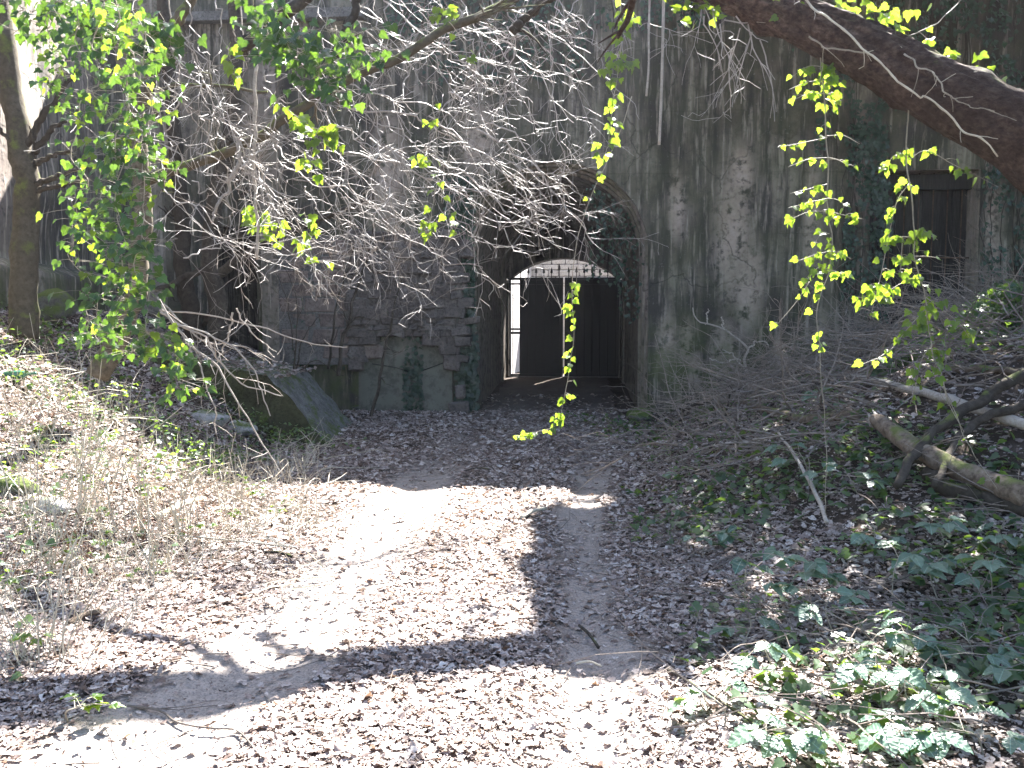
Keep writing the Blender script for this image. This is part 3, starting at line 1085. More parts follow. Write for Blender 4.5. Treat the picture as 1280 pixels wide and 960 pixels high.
def litter_density(x, y):
    b = bareness(x, y)
    d = 1 - .93 * np.clip(b * 1.1, 0, 1)
    n_ = fbm(x * 1.7, y * 1.7, 12.0, 3)
    d = d * np.clip(.85 + .5 * n_, .25, 1)
    d = d * (1 - .55 * smooth(1.0, 2.4, x))
    inside = (y > 15.4)
    d = np.where(inside, d * .25 * (x > -.9) * (x < 2.4), d)
    return d


def crumb_density(x, y):
    return np.clip(litter_density(x, y) * .95 + .05, 0, 1) * (1 - .7 * smooth(1.2, 2.6, x))


Ms = np.concatenate([litter(60000, 2.3, 5.5, litter_density, .022, .062, .022), litter(62000, 5.5, 10.5, litter_density, .028, .066, .028), litter(38000, 10.5, 18.0, litter_density, .04, .075, .03)])
Mc = np.concatenate([litter(150000, 2.3, 6.5, crumb_density, .012, .036, .022), litter(100000, 6.5, 14.0, crumb_density, .02, .045, .025)])
Ms = np.concatenate([Ms, mats_from(REV_TOP, np.stack([rng.normal(0, 1, 900), rng.normal(0, 1, 900), rng.normal(0, .2, 900)], 1), np.stack([rng.normal(0, .4, 900), rng.normal(0, .4, 900), np.ones(900)], 1), rng.uniform(.05, .09, 900))])
tag(link("leaf_litter", scatter("leaf_litter", LT, Ms, np.clip(rng.beta(1.6, 1.7, len(Ms)), 0, 1), M_LITTER)), "brown fallen leaves carpeting the track and banks", "leaves", kind="stuff")

tag(link("leaf_fragments", scatter("leaf_fragments", crumb_templates(), Mc, np.clip(rng.beta(1.5, 1.9, len(Mc)), 0, 1), M_LITTER)), "crumbled leaf fragments strewn between the fallen leaves", "leaves", kind="stuff")

# ------------------------------------------------------------------ ground ivy and low green
def ground_cover(name, label, n, region, s0, s1, lift, mat, temps, tilt=.45):
    y = np.sqrt(rng.uniform(2.3 ** 2, 14.5 ** 2, n))
    x = rng.uniform(-1, 1, n) * (.64 * y + .6)
    keep = rng.random(n) < region(x, y)
    x, y = x[keep], y[keep]; m = len(x)
    z = ground_z(x, y) + rng.uniform(.02, lift, m)
    nrm = np.stack([rng.normal(0, tilt, m), rng.normal(-.15, tilt, m), np.ones(m)], 1)
    ang = rng.uniform(0, 2 * math.pi, m)
    tip = np.stack([np.cos(ang), np.sin(ang), rng.normal(-.15, .25, m)], 1)
    Ms = mats_from(np.stack([x, y, z], 1), tip, nrm, rng.uniform(s0, s1, m))
    return tag(link(name, scatter(name, temps, Ms, rng.random(m), mat)), label, "ivy", kind="stuff")


def reg_right(x, y):
    n_ = fbm(x * 1.1, y * 1.1, 20.0, 4)
    e = smooth(.75, 1.7, x + .25 * n_)
    return e * np.clip(.5 + .8 * n_, .04, 1) * (1 - .78 * smooth(5.8, 7.5, y))


def reg_left(x, y):
    n_ = fbm(x * 1.5, y * 1.5, 33.0, 4)
    return smooth(1.7, 3.2, -x) * np.clip(-.05 + .7 * n_, 0, 1) * np.where(y > 11.5, 0, 1)


ground_cover("ground_ivy", "dark green ivy creeping over the right bank", 80000, reg_right, .035, .075, .10, M_IVY_S, IVY_V)
ground_cover("ground_ivy", "scattered ivy leaves among dry stems on the left bank", 40000, reg_left, .035, .065, .08, M_IVY_S, IVY_V)

def reg_left_high(x, y):
    n_ = fbm(x * 1.3 + 5, y * 1.3, 71.0, 4)
    return smooth(2.0, 2.9, -x) * np.clip(-.12 + 1.0 * n_, 0, 1) * np.where(y > 11, 0, 1) * np.where(y < 4.2, .3, 1)


ground_cover("undergrowth", "mixed green undergrowth leaves standing over the left bank", 70000, reg_left_high, .022, .058, .32, M_IVY_S, IVY_V + BR_V, .8)

# ------------------------------------------------------------------ twigs, generic growth
def grow(b, p, d, length, r, level, droop=.02, wander=.27, step=.07, kids=3.0, seed_dir=None, sides=None):
    p = np.array(p, float); d = np.array(d, float); d /= np.linalg.norm(d)
    n = max(3, int(length / step))
    P = [p.copy()]; dirs = [d.copy()]
    for i in range(n):
        d = d + rng.normal(0, wander, 3) * .5 + np.array([0, 0, -droop])
        if rng.random() < .12: d = d + rng.normal(0, .35, 3)
        d /= np.linalg.norm(d)
        p = p + d * step
        P.append(p.copy()); dirs.append(d.copy())
    rad_ = np.linspace(r, max(r * .35, .0017), len(P))
    b.tube(P, rad_, sides or (5 if r > .006 else 4), 0.0, cap=False)
    if level > 0:
        k = rng.poisson(kids * length / .6)
        for _ in range(k):
            i = int(rng.integers(max(1, len(P) // 5), len(P)))
            nd = dirs[i] + rng.normal(0, .65, 3)
            grow(b, P[i], nd, length * rng.uniform(.25, .55), max(rad_[i] * .62, .0018), level - 1, droop, wander * 1.1, step * .85, kids, sides=sides)
    return P


def limb_along(b, pts, r0, r1, level=1, kids=4.0, klen=.45, droop=.02, n=30, wob=.012, sides=6, rough=.1, spread=.8, kr=.5):
    P = spline(pts, n)
    P = P + np.stack([fbm(np.arange(n) * .35 + rng.random() * 50, k * 9.0, 0, 2) for k in range(3)], 1) * wob
    rr = np.linspace(r0, r1, n)
    b.tube(P, rr, sides, rough, cap=True, rfreq=14)
    T = np.gradient(P, axis=0); T /= np.linalg.norm(T, axis=1, keepdims=True)
    Ltot = np.linalg.norm(np.diff(P, axis=0), axis=1).sum()
    for _ in range(rng.poisson(kids * Ltot)):
        i = int(rng.integers(2, n))
        grow(b, P[i], T[i] * .8 + rng.normal(0, spread, 3), klen * rng.uniform(.4, 1.2), max(rr[i] * kr, .0022), level, droop)
    return P


def pix(lst, D=None):
    """[(px,py[,D])...] -> points"""
    return [at(q[0], q[1], q[2] if len(q) > 2 else D) for q in lst]


# ------------------------------------------------------------------ the leaning trunk, upper right
TRUNK = [(850, -40, 5.25), (930, -4, 5.15), (1000, 26, 5.05), (1080, 64, 4.95), (1150, 101, 4.85), (1220, 140, 4.75), (1300, 184, 4.65), (1400, 270, 4.5), (1560, 430, 4.6), (1680, 640, 4.7)]
lean = thing("leaning_tree", "thick brown tree trunk leaning across the upper right corner", "tree", (4.2, 4.7, gz(4.2, 4.7)))
b = MB()
NR, NS = 330, 72
P = spline(pix(TRUNK), NR)
rr = np.interp(np.linspace(0, 1, NR), [0, .12, .45, .6, 1], [.10, .125, .158, .19, .30])
T = np.gradient(P, axis=0); T /= np.linalg.norm(T, axis=1, keepdims=True)
A_ = np.cross(T, np.array([0, 0, 1.])); A_ /= np.linalg.norm(A_, axis=1, keepdims=True)
B_ = np.cross(A_, T)
arc = np.concatenate([[0], np.cumsum(np.linalg.norm(np.diff(P, axis=0), axis=1))])
th = np.linspace(0, 2 * math.pi, NS, endpoint=False)
SS, TH = np.meshgrid(arc, th, indexing='ij')
cx_, sx_ = np.cos(TH), np.sin(TH)
# long plates of bark with fissures between, knots and swellings
ridge = 1 - np.abs(fbm(cx_ * 3.4 + SS * .35, sx_ * 3.4, SS * 2.4, 3))
fine_ = fbm(cx_ * 9, sx_ * 9, SS * 9, 3)
swell = fbm(cx_ * .9, sx_ * .9, SS * 1.6, 2)
rad2 = rr[:, None] * (1 + .10 * swell) + .032 * (ridge - .75) + .007 * fine_
for (s0, t0, h0) in [(1.05, 2.6, .03), (1.8, 1.2, .028), (.6, 4.2, .04), (1.5, 4.0, .045)]:
    dth = np.abs((TH - t0 + math.pi) % (2 * math.pi) - math.pi)
    rad2 += h0 * np.exp(-((SS - s0) / .07) ** 2 - (dth / .4) ** 2)
VV = P[:, None] + rad2[..., None] * (cx_[..., None] * A_[:, None] + sx_[..., None] * B_[:, None])
ia, ja = np.meshgrid(np.arange(NR - 1), np.arange(NS), indexing='ij')
q0 = (ia * NS + ja).ravel(); q1 = (ia * NS + (ja + 1) % NS).ravel()
FQ = np.stack([q0, q1, q1 + NS, q0 + NS], 1)
LO = Vector(lean.location)
link("trunk", new_mesh("trunk", VV.reshape(-1, 3) - np.array(LO), FQ, M_BARK, True, {"rnd": np.clip(.5 + .6 * swell, 0, 1).ravel()}), lean)
b = MB()
up_limb = [(905, -14, 5.19), (850, -40, 5.25), (760, -90, 5.6), (620, -210, 6.2)]
limb_along(b, pix(up_limb), .105, .06, 1, 3, .6, .02, 30, .03, 12, .12)
b.build("upper_trunk", M_BARK, lean, True, LO)
# ivy vines creeping on the trunk
for k, vine in enumerate([[(1003, -6, 4.94), (1018, 12, 4.9), (1040, 27, 4.85), (1062, 44, 4.8), (1080, 63, 4.76), (1103, 80, 4.71), (1122, 101, 4.66), (1147, 121, 4.62), (1162, 126, 4.6), (1200, 158, 4.54), (1224, 172, 4.5), (1247, 198, 4.5)],
                          [(1130, 70, 4.72), (1170, 96, 4.6), (1190, 122, 4.55), (1245, 140, 4.46)],
                          [(1010, 45, 4.88), (1040, 60, 4.86), (1090, 64, 4.82), (1130, 50, 4.84), (1175, 25, 4.86), (1200, 0, 4.9)],
                          [(960, 10, 5.02), (990, 18, 4.98), (1005, 8, 4.97), (980, -4, 5.0)]]):
    b = MB(); PV = spline(pix(vine), 60)
    PV = PV + np.stack([fbm(np.arange(60) * .22 + 9 * k, q_ * 7.0, 0, 3) for q_ in range(3)], 1) * np.array([.012, .008, .012])
    b.tube(PV, np.linspace(.007, .004, 60) if k == 0 else np.linspace(.005, .002, 60), 6, .25, rfreq=25)
    for _ in range(7):
        i_ = int(rng.integers(4, 56)); grow(b, PV[i_], PV[i_] - PV[i_ - 2] + rng.normal(0, .03, 3), rng.uniform(.06, .2), .0022, 0, .01, .25, .03, 0)
    b.build("creeping_vine", M_STRAW if k == 0 else M_STEM, lean, True, LO)
# bright ivy leaves on the trunk's upper side
tl = []
for (px_, py_, D_, n_, sp_) in [(1085, 28, 4.95, 22, 20), (1110, 20, 4.95, 16, 22), (1060, 15, 4.98, 8, 16), (1160, 52, 4.86, 6, 8), (1190, 70, 4.83, 8, 8), (1222, 82, 4.8, 8, 9), (1240, 104, 4.78, 6, 8), (1130, 40, 4.88, 5, 7), (872, 8, 5.2, 26, 20), (850, -8, 5.2, 14, 16), (985, 5, 4.95, 5, 12)]:
    for _ in range(n_):
        tl.append(at(px_ + rng.normal(0, sp_), py_ + rng.normal(0, sp_ * .7), D_ + rng.normal(0, .05)))
for p in tl:
    o = link("leaf", random.choice(IVY_ME), lean)
    o.matrix_basis = Matrix.Translation(-LO) @ leaf_matrix(p, (rng.normal(0, .7), rng.normal(-.2, .5), rng.normal(-.5, .4)), (rng.normal(0, .6), -1 + rng.normal(0, .4), .6), rng.uniform(.04, .065))
# fine twigs hanging off the trunk's left end
for k, (s, e) in enumerate([((900, 30), (912, 80)), ((920, 20), (950, 60)), ((915, 60), (905, 180)), ((940, 40), (965, 130)), ((950, 50), (975, 150)), ((890, 10), (880, 100)), ((905, 25), (980, 60)), ((925, 35), (930, 110)), ((935, 30), (960, 145)), ((880, 20), (860, 90))]):
    b = MB()
    a, c = at(*s, 5.15), at(*e, 5.1)
    grow(b, a, c - a + Vector((rng.normal(0, .1), 0, 0)), (c - a).length * 1.05, .0045, 1, .02, .16, .05, 4)
    b.build("hanging_twig", M_TWIG, lean, False, LO)

# ------------------------------------------------------------------ hanging ivy strands
def strand(label, pts, shoots, n_leaf, size=(.035, .06), stem_r=.004, spread=.03, name="hanging_ivy", leaf_pts=None, lm=None):
    P = spline(pix(pts), 60)
    base = Vector(P[0])
    o = thing(name, label, "ivy", base)
    b = MB()
    P = P + np.stack([fbm(np.arange(60) * .3 + rng.random() * 40, k * 5., 0, 2) for k in range(3)], 1) * (.008 if lm is None else .05)
    b.tube(P, np.linspace(stem_r, stem_r * .5, 60) * (1.0 if lm is None else .6), 6)
    spots = []
    def along(Q, n):
        Q = np.asarray(Q)
        for t in rng.uniform(.03, 1, n):
            i = min(int(t * (len(Q) - 1)), len(Q) - 2)
            q0 = Q[i] + (Q[i + 1] - Q[i]) * (t * (len(Q) - 1) - i)
            off = np.array([rng.normal(0, spread), rng.normal(0, spread * .7), rng.normal(0, spread * .4)])
            q1 = q0 + off
            b.tube([q0, (q0 + q1) / 2 + np.array([0, 0, .006]), q1], .0012, 3, cap=False)
            spots.append((q1, off))
    if leaf_pts is None:
        along(P, n_leaf)
    else:
        for (i0, i1, n_) in leaf_pts: along(P[int(i0 * 59):int(i1 * 59) + 2], n_)
    for sh in shoots:
        Q = spline(pix(sh[0]), 14)
        b.tube(Q, np.linspace(stem_r * .7, stem_r * .35, 14), 5)
        along(Q, sh[1])
    b.build("stem", M_STEM, o, True, base)
    for (p, off) in spots[:290]:
        side = Vector((off[0], off[1], 0))
        tip = side.normalized() * .55 + Vector((rng.normal(0, .35), rng.normal(-.15, .3), -.75 + rng.normal(0, .3)))
        nr = Vector((rng.normal(0, .45), -1 + rng.normal(0, .35), .55 + rng.normal(0, .3)))
        lf = link("leaf", random.choice(lm or IVY_ME), o)
        lf.matrix_basis = Matrix.Translation(-base) @ leaf_matrix(Vector(p), tip, nr, size[0] + (size[1] - size[0]) * rng.beta(1.6, 1.6) * 1.1)
    return o


D1 = 4.98
sh1 = []
for (y, l, r_, n_) in [(92, 990, 1042, 16), (108, 986, 1040, 12), (125, 984, 1050, 14), (180, 972, 1020, 8), (178, 1035, 1075, 6), (205, 985, 1060, 8), (238, 988, 1032, 13), (256, 985, 1058, 13), (272, 985, 1080, 16), (300, 1018, 1036, 7), (322, 998, 1064, 14), (345, 1010, 1062, 18)]:
    cx = 1032 + (y - 90) * .02
    if l < cx - 5: sh1.append(([(cx, y - 8, D1), ((cx + l) / 2, y - 6 + rng.normal(0, 3), D1 - .03), (l, y + 4, D1 - .04)], int(n_ * .6)))
    if r_ > cx + 5: sh1.append(([(cx, y - 8, D1), ((cx + r_) / 2, y - 5 + rng.normal(0, 3), D1 + .02), (r_, y + 2, D1 + .03)], int(n_ * .5)))
strand("long tiered ivy strand hanging from the leaning trunk, left of the two at right",
       [(1026, 66, 5.0), (1029, 110, D1), (1033, 180, D1), (1036, 260, D1), (1042, 300, D1), (1036, 340, D1), (1022, 385, D1), (1026, 440, D1), (1030, 520, D1), (1032, 580, D1), (1031, 645, D1)],
       sh1 + [([(1012, 352, D1), (995, 378, D1), (972, 405, D1)], 6)], 0, leaf_pts=[(0, .12, 8), (.12, .5, 14), (.52, .6, 4), (.66, .7, 6)], spread=.024, size=(.028, .056))
D2 = 4.86
strand("bushy bright green ivy strand hanging before the barred window",
       [(1136, 128, 4.86), (1134, 180, D2), (1138, 250, D2), (1145, 320, D2), (1158, 380, D2), (1163, 420, D2), (1172, 460, D2), (1195, 520, D2), (1220, 570, D2), (1248, 612, D2)],
       [([(1136, 200, D2), (1158, 188, D2), (1190, 205, D2), (1222, 220, D2), (1248, 234, D2)], 11), ([(1136, 195, D2), (1118, 195, D2), (1105, 212, D2)], 12),
        ([(1138, 228, D2), (1122, 250, D2), (1112, 290, D2), (1102, 340, D2), (1094, 372, D2), (1088, 398, D2)], 34), ([(1145, 300, D2), (1130, 296, D2), (1112, 300, D2)], 12),
        ([(1146, 290, D2), (1158, 292, D2), (1172, 300, D2)], 9), ([(1128, 300, D2), (1126, 330, D2), (1124, 345, D2)], 9), ([(1150, 345, D2), (1125, 355, D2), (1098, 372, D2), (1078, 375, D2)], 26),
        ([(1155, 370, D2), (1175, 385, D2), (1200, 405, D2), (1215, 428, D2)], 16), ([(1158, 385, D2), (1135, 410, D2), (1110, 440, D2), (1072, 458, D2)], 20), ([(1165, 430, D2), (1152, 450, D2), (1145, 480, D2), (1138, 505, D2)], 14),
        ([(1165, 445, D2), (1178, 470, D2), (1184, 500, D2), (1205, 540, D2)], 6)],
       0, leaf_pts=[(.1, .2, 4), (.28, .62, 38), (.6, .72, 12), (.72, 1, 4)], spread=.03, size=(.028, .056))
D3 = 8.2
strand("thin ivy strand dangling in front of the black gate",
       [(790, 120, D3), (765, 190, D3), (738, 250, D3), (720, 310, D3), (715, 360, D3), (718, 420, D3), (712, 460, D3), (703, 505, D3), (696, 530, D3), (668, 540, D3), (640, 547, D3)],
       [], 0, leaf_pts=[(.05, .2, 6), (.38, .55, 20), (.55, .98, 38)], spread=.03, size=(.04, .078), stem_r=.005)
D4 = 7.0
strand("ivy strand hanging high above the arch crown",
       [(776, -20, D4), (776, 40, D4), (772, 90, D4), (766, 140, D4), (760, 180, D4), (757, 200, D4)],
       [([(776, 15, D4), (795, 25, D4)], 6), ([(772, 80, D4), (755, 85, D4)], 7), ([(772, 75, D4), (792, 80, D4)], 7)], 0, leaf_pts=[(.0, .3, 12), (.35, .6, 14), (.6, 1, 14)], spread=.04, size=(.05, .085))
D5 = 7.4
strand("yellow green ivy strand among bare twigs left of the arch",
       [(540, 120, D5), (545, 170, D5), (548, 220, D5), (540, 260, D5), (535, 300, D5)],
       [([(545, 190, D5), (525, 200, D5), (515, 208, D5)], 6), ([(546, 225, D5), (560, 260, D5), (574, 300, D5)], 7), ([(540, 270, D5), (528, 290, D5)], 5)], 16, spread=.035, size=(.05, .085))
strand("small ivy sprig at the top edge above the bare twigs",
       [(545, -20, 6.5), (555, 15, 6.5), (580, 55, 6.5), (584, 75, 6.5)], [([(552, 10, 6.5), (535, 28, 6.5)], 5), ([(555, 10, 6.5), (570, 15, 6.5)], 5)], 12, spread=.04, size=(.05, .08))
strand("ivy cluster catching the sun on the mossy limb",
       [(350, 130, 7.0), (372, 148, 7.0), (395, 172, 7.0), (415, 185, 7.0)], [([(372, 150, 7.0), (390, 195, 7.0), (388, 225, 7.0)], 12), ([(392, 160, 7.0), (412, 165, 7.0)], 9)], 24, spread=.06, size=(.06, .1))
strand("ivy tuft on the pale upright stem above the revetment",
       [(318, 255, 7.6), (324, 275, 7.6), (335, 300, 7.6), (345, 315, 7.6)], [([(326, 270, 7.6), (348, 285, 7.6)], 8), ([(365, 290, 7.6), (385, 318, 7.6), (396, 332, 7.6)], 14), ([(380, 265, 7.6), (392, 295, 7.6)], 8)], 18, spread=.05, size=(.06, .1))
strand("small ivy sprig by the upper left fork",
       [(285, 60, 7.0), (290, 80, 7.0), (296, 98, 7.0)], [], 14, spread=.05, size=(.06, .1))

# left curtain of ivy, several strands side by side
curtain = [([(95, -20), (100, 60), (96, 140), (104, 220), (98, 300), (104, 380), (100, 440)], 105, "leftmost ivy strand of the green curtain on the left"),
           ([(128, -20), (125, 80), (134, 170), (128, 260), (132, 350), (126, 430)], 150, "second ivy strand from the left in the green curtain"),
           ([(150, -20), (158, 80), (150, 170), (156, 260), (160, 340), (150, 420), (165, 450)], 180, "dense middle ivy strand of the green curtain"),
           ([(182, -20), (176, 90), (184, 180), (188, 260), (180, 330), (190, 400), (215, 455), (235, 485)], 190, "ivy strand trailing down right out of the green curtain"),
           ([(72, -20), (66, 40), (74, 90), (70, 130)], 50, "short dark ivy strand at the top beside the left tree")]
for k, (pp, n_, lab) in enumerate(curtain):
    Dk = [5.4, 5.2, 5.0, 4.9, 5.6][k]
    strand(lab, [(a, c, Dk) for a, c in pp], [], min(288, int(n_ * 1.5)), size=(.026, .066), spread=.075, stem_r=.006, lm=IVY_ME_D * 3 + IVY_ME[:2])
# dark ivy clumps along the top left
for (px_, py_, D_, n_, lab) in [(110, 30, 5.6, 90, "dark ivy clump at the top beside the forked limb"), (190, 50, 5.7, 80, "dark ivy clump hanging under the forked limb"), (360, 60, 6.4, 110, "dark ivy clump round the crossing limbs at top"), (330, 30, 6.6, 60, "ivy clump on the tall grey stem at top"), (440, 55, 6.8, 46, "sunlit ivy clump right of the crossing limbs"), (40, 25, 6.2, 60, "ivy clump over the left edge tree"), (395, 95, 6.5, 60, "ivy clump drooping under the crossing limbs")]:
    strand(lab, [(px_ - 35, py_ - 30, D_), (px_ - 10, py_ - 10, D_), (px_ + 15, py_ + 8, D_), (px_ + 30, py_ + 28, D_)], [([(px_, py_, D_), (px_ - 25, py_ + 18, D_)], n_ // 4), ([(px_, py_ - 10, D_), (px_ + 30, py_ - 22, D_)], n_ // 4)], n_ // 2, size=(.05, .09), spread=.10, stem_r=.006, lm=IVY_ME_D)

# ------------------------------------------------------------------ trees on the left
def tree(name, label, parts, cat="tree"):
    base = Vector(pix([parts[0][1][0]])[0])
    base.z = min(base.z, gz(base.x, base.y))
    o = thing(name, label, cat, base)
    for (nm, pts, r0, r1, mat, kids, klen, lvl) in parts:
        b = MB()
        limb_along(b, pix(pts), r0, r1, lvl, kids, klen, .015, 36, .02, 12 if r0 > .04 else 7, .12)
        b.build(nm, mat, o, True, base)
    return o


tree("mossy_tree", "mossy tree trunk with stubby side branches at the left edge", [
    ("trunk", [(30, 420, 9.6), (30, 380, 9.6), (33, 300, 9.6), (34, 235, 9.6), (25, 185, 9.6), (14, 110, 9.6), (6, 40, 9.6), (-5, -60, 9.6)], .155, .10, M_BARK_MOSS, 0, 0, 0),
    ("branch", [(32, 185, 9.6), (55, 145, 9.55), (75, 118, 9.5), (95, 90, 9.5)], .045, .02, M_BARK_DARK, 2, .4, 1),
    ("branch", [(36, 200, 9.6), (60, 165, 9.55), (85, 150, 9.5)], .04, .018, M_BARK_DARK, 1, .3, 1),
    ("branch", [(40, 205, 9.6), (62, 195, 9.5), (92, 188, 9.4)], .035, .015, M_BARK_DARK, 2, .4, 1),
    ("branch", [(42, 228, 9.6), (66, 224, 9.5), (98, 210, 9.4)], .04, .02, M_BARK_DARK, 1, .3, 1),
    ("branch", [(40, 238, 9.6), (70, 232, 9.5), (105, 226, 9.4)], .035, .015, M_BARK_DARK, 1, .3, 1),
    ("branch", [(28, 190, 9.6), (10, 170, 9.5), (-15, 150, 9.4)], .03, .015, M_BARK_DARK, 1, .3, 1)])
tree("dark_trunk", "dark bare trunk left of the black doorway", [
    ("trunk", [(245, 425, 13.2), (238, 380, 13.2), (228, 330, 13.2), (226, 250, 13.2), (215, 120, 13.2), (200, -40, 13.2)], .15, .09, M_BARK_DARK, 0.6, .8, 1)])
tree("dark_trunk", "dark forked trunk in front of the black doorway", [
    ("trunk", [(275, 425, 12.9), (272, 380, 12.9), (262, 330, 12.9), (270, 250, 12.9), (290, 150, 12.9), (298, 60, 12.9), (290, -40, 12.9)], .16, .09, M_BARK_DARK, 0.6, .8, 1),
    ("branch", [(270, 345, 12.9), (300, 322, 12.8), (350, 296, 12.7), (400, 275, 12.6), (470, 244, 12.5)], .075, .04, M_BARK_DARK, .8, .5, 1),
    ("branch", [(268, 330, 12.9), (225, 350, 12.9), (195, 362, 12.9)], .06, .04, M_BARK_DARK, .5, .5, 1)])
tree("thin_sapling", "thin dark sapling beside the coursed stone blocks", [
    ("stem", [(424, 470, 13.6), (428, 430, 13.6), (436, 400, 13.6), (446, 360, 13.6), (458, 330, 13.6), (468, 280, 13.6)], .035, .012, M_BARK_DARK, 1.5, .5, 1)], "sapling")
tree("thin_sapling", "thin sapling curving up the rubble facing", [
    ("stem", [(410, 460, 13.5), (416, 420, 13.5), (424, 370, 13.5), (436, 335, 13.5), (442, 310, 13.5)], .022, .008, M_BARK_DARK, 1.5, .5, 1)], "sapling")
tree("thin_sapling", "crooked thin sapling above the blocked arch", [
    ("stem", [(462, 530, 14.2), (476, 470, 14.2), (484, 430, 14.2), (490, 400, 14.2), (494, 380, 14.2), (502, 350, 14.2)], .032, .012, M_BARK_DARK, 2, .5, 1)], "sapling")

# ------------------------------------------------------------------ bare overhanging tree with its tangle of twigs
bare_t = thing("bare_tree", "bare tree with ivy clad trunk, mossy limb and tangled pale twigs at left", "tree", (-3.94, 8.2, gz(-3.94, 8.2)))
BO = Vector(bare_t.location)
def limb(nm, pts, r0, r1, mat, kids, klen, lvl, droop=.02, n=40, sides=9, parent=bare_t):
    b = MB()
    limb_along(b, pix(pts), r0, r1, lvl, kids, klen, droop, n, .015, sides, .12)
    return b.build(nm, mat, parent, sides > 8, BO)


limb("trunk", [(122, 470, 8.2), (150, 415, 8.2), (168, 370, 8.2), (174, 320, 8.2), (180, 250, 8.2), (172, 150, 8.2), (158, 90, 8.2), (146, 40, 8.2), (140, -60, 8.2)], .11, .05, M_BARK_MOSS, .6, .6, 1, n=50, sides=12)
limb("fork", [(178, 130, 8.2), (205, 48, 8.1), (225, 20, 8.0), (248, -20, 8.0)], .06, .045, M_BARK_MOSS, 1, .5, 1)
limb("mossy_limb", [(178, 232, 8.2), (205, 216, 8.0), (260, 197, 7.8), (300, 182, 7.6), (345, 155, 7.6), (400, 118, 7.6), (450, 92, 7.6), (500, 72, 7.6), (560, 34, 7.6), (615, 12, 7.6), (680, -30, 7.6)], .048, .035, M_BARK_MOSS, 1.2, .5, 1, n=60)
limb("mossy_limb", [(190, 150, 7.9), (205, 122, 7.9), (222, 105, 7.9), (270, 108, 7.9), (335, 116, 7.9)], .025, .012, M_BARK_MOSS, 1, .4, 1)
limb("dark_limb", [(300, 62, 7.2), (340, 30, 7.2), (390, -10, 7.2)], .06, .05, M_BARK_DARK, 1, .4, 1)
limb("dark_limb", [(420, 72, 7.3), (432, 40, 7.3), (447, 0, 7.3), (452, -40, 7.3)], .04, .03, M_BARK_DARK, 3, .3, 1)
limb("dark_limb", [(640, 40, 7.8), (670, 10, 7.8), (720, -30, 7.8)], .04, .03, M_BARK_DARK, 3, .4, 1)
limb("upright_stem", [(322, 60, 7.5), (318, 110, 7.5), (320, 165, 7.5), (318, 215, 7.5), (322, 270, 7.5), (323, 325, 7.5)], .016, .012, M_BARK_PALE, 2.0, .35, 1)
limb("side_branch", [(300, 172, 7.5), (296, 205, 7.5), (285, 235, 7.5), (270, 262, 7.5), (265, 275, 7.5)], .018, .01, M_TWIG, 3, .25, 1)

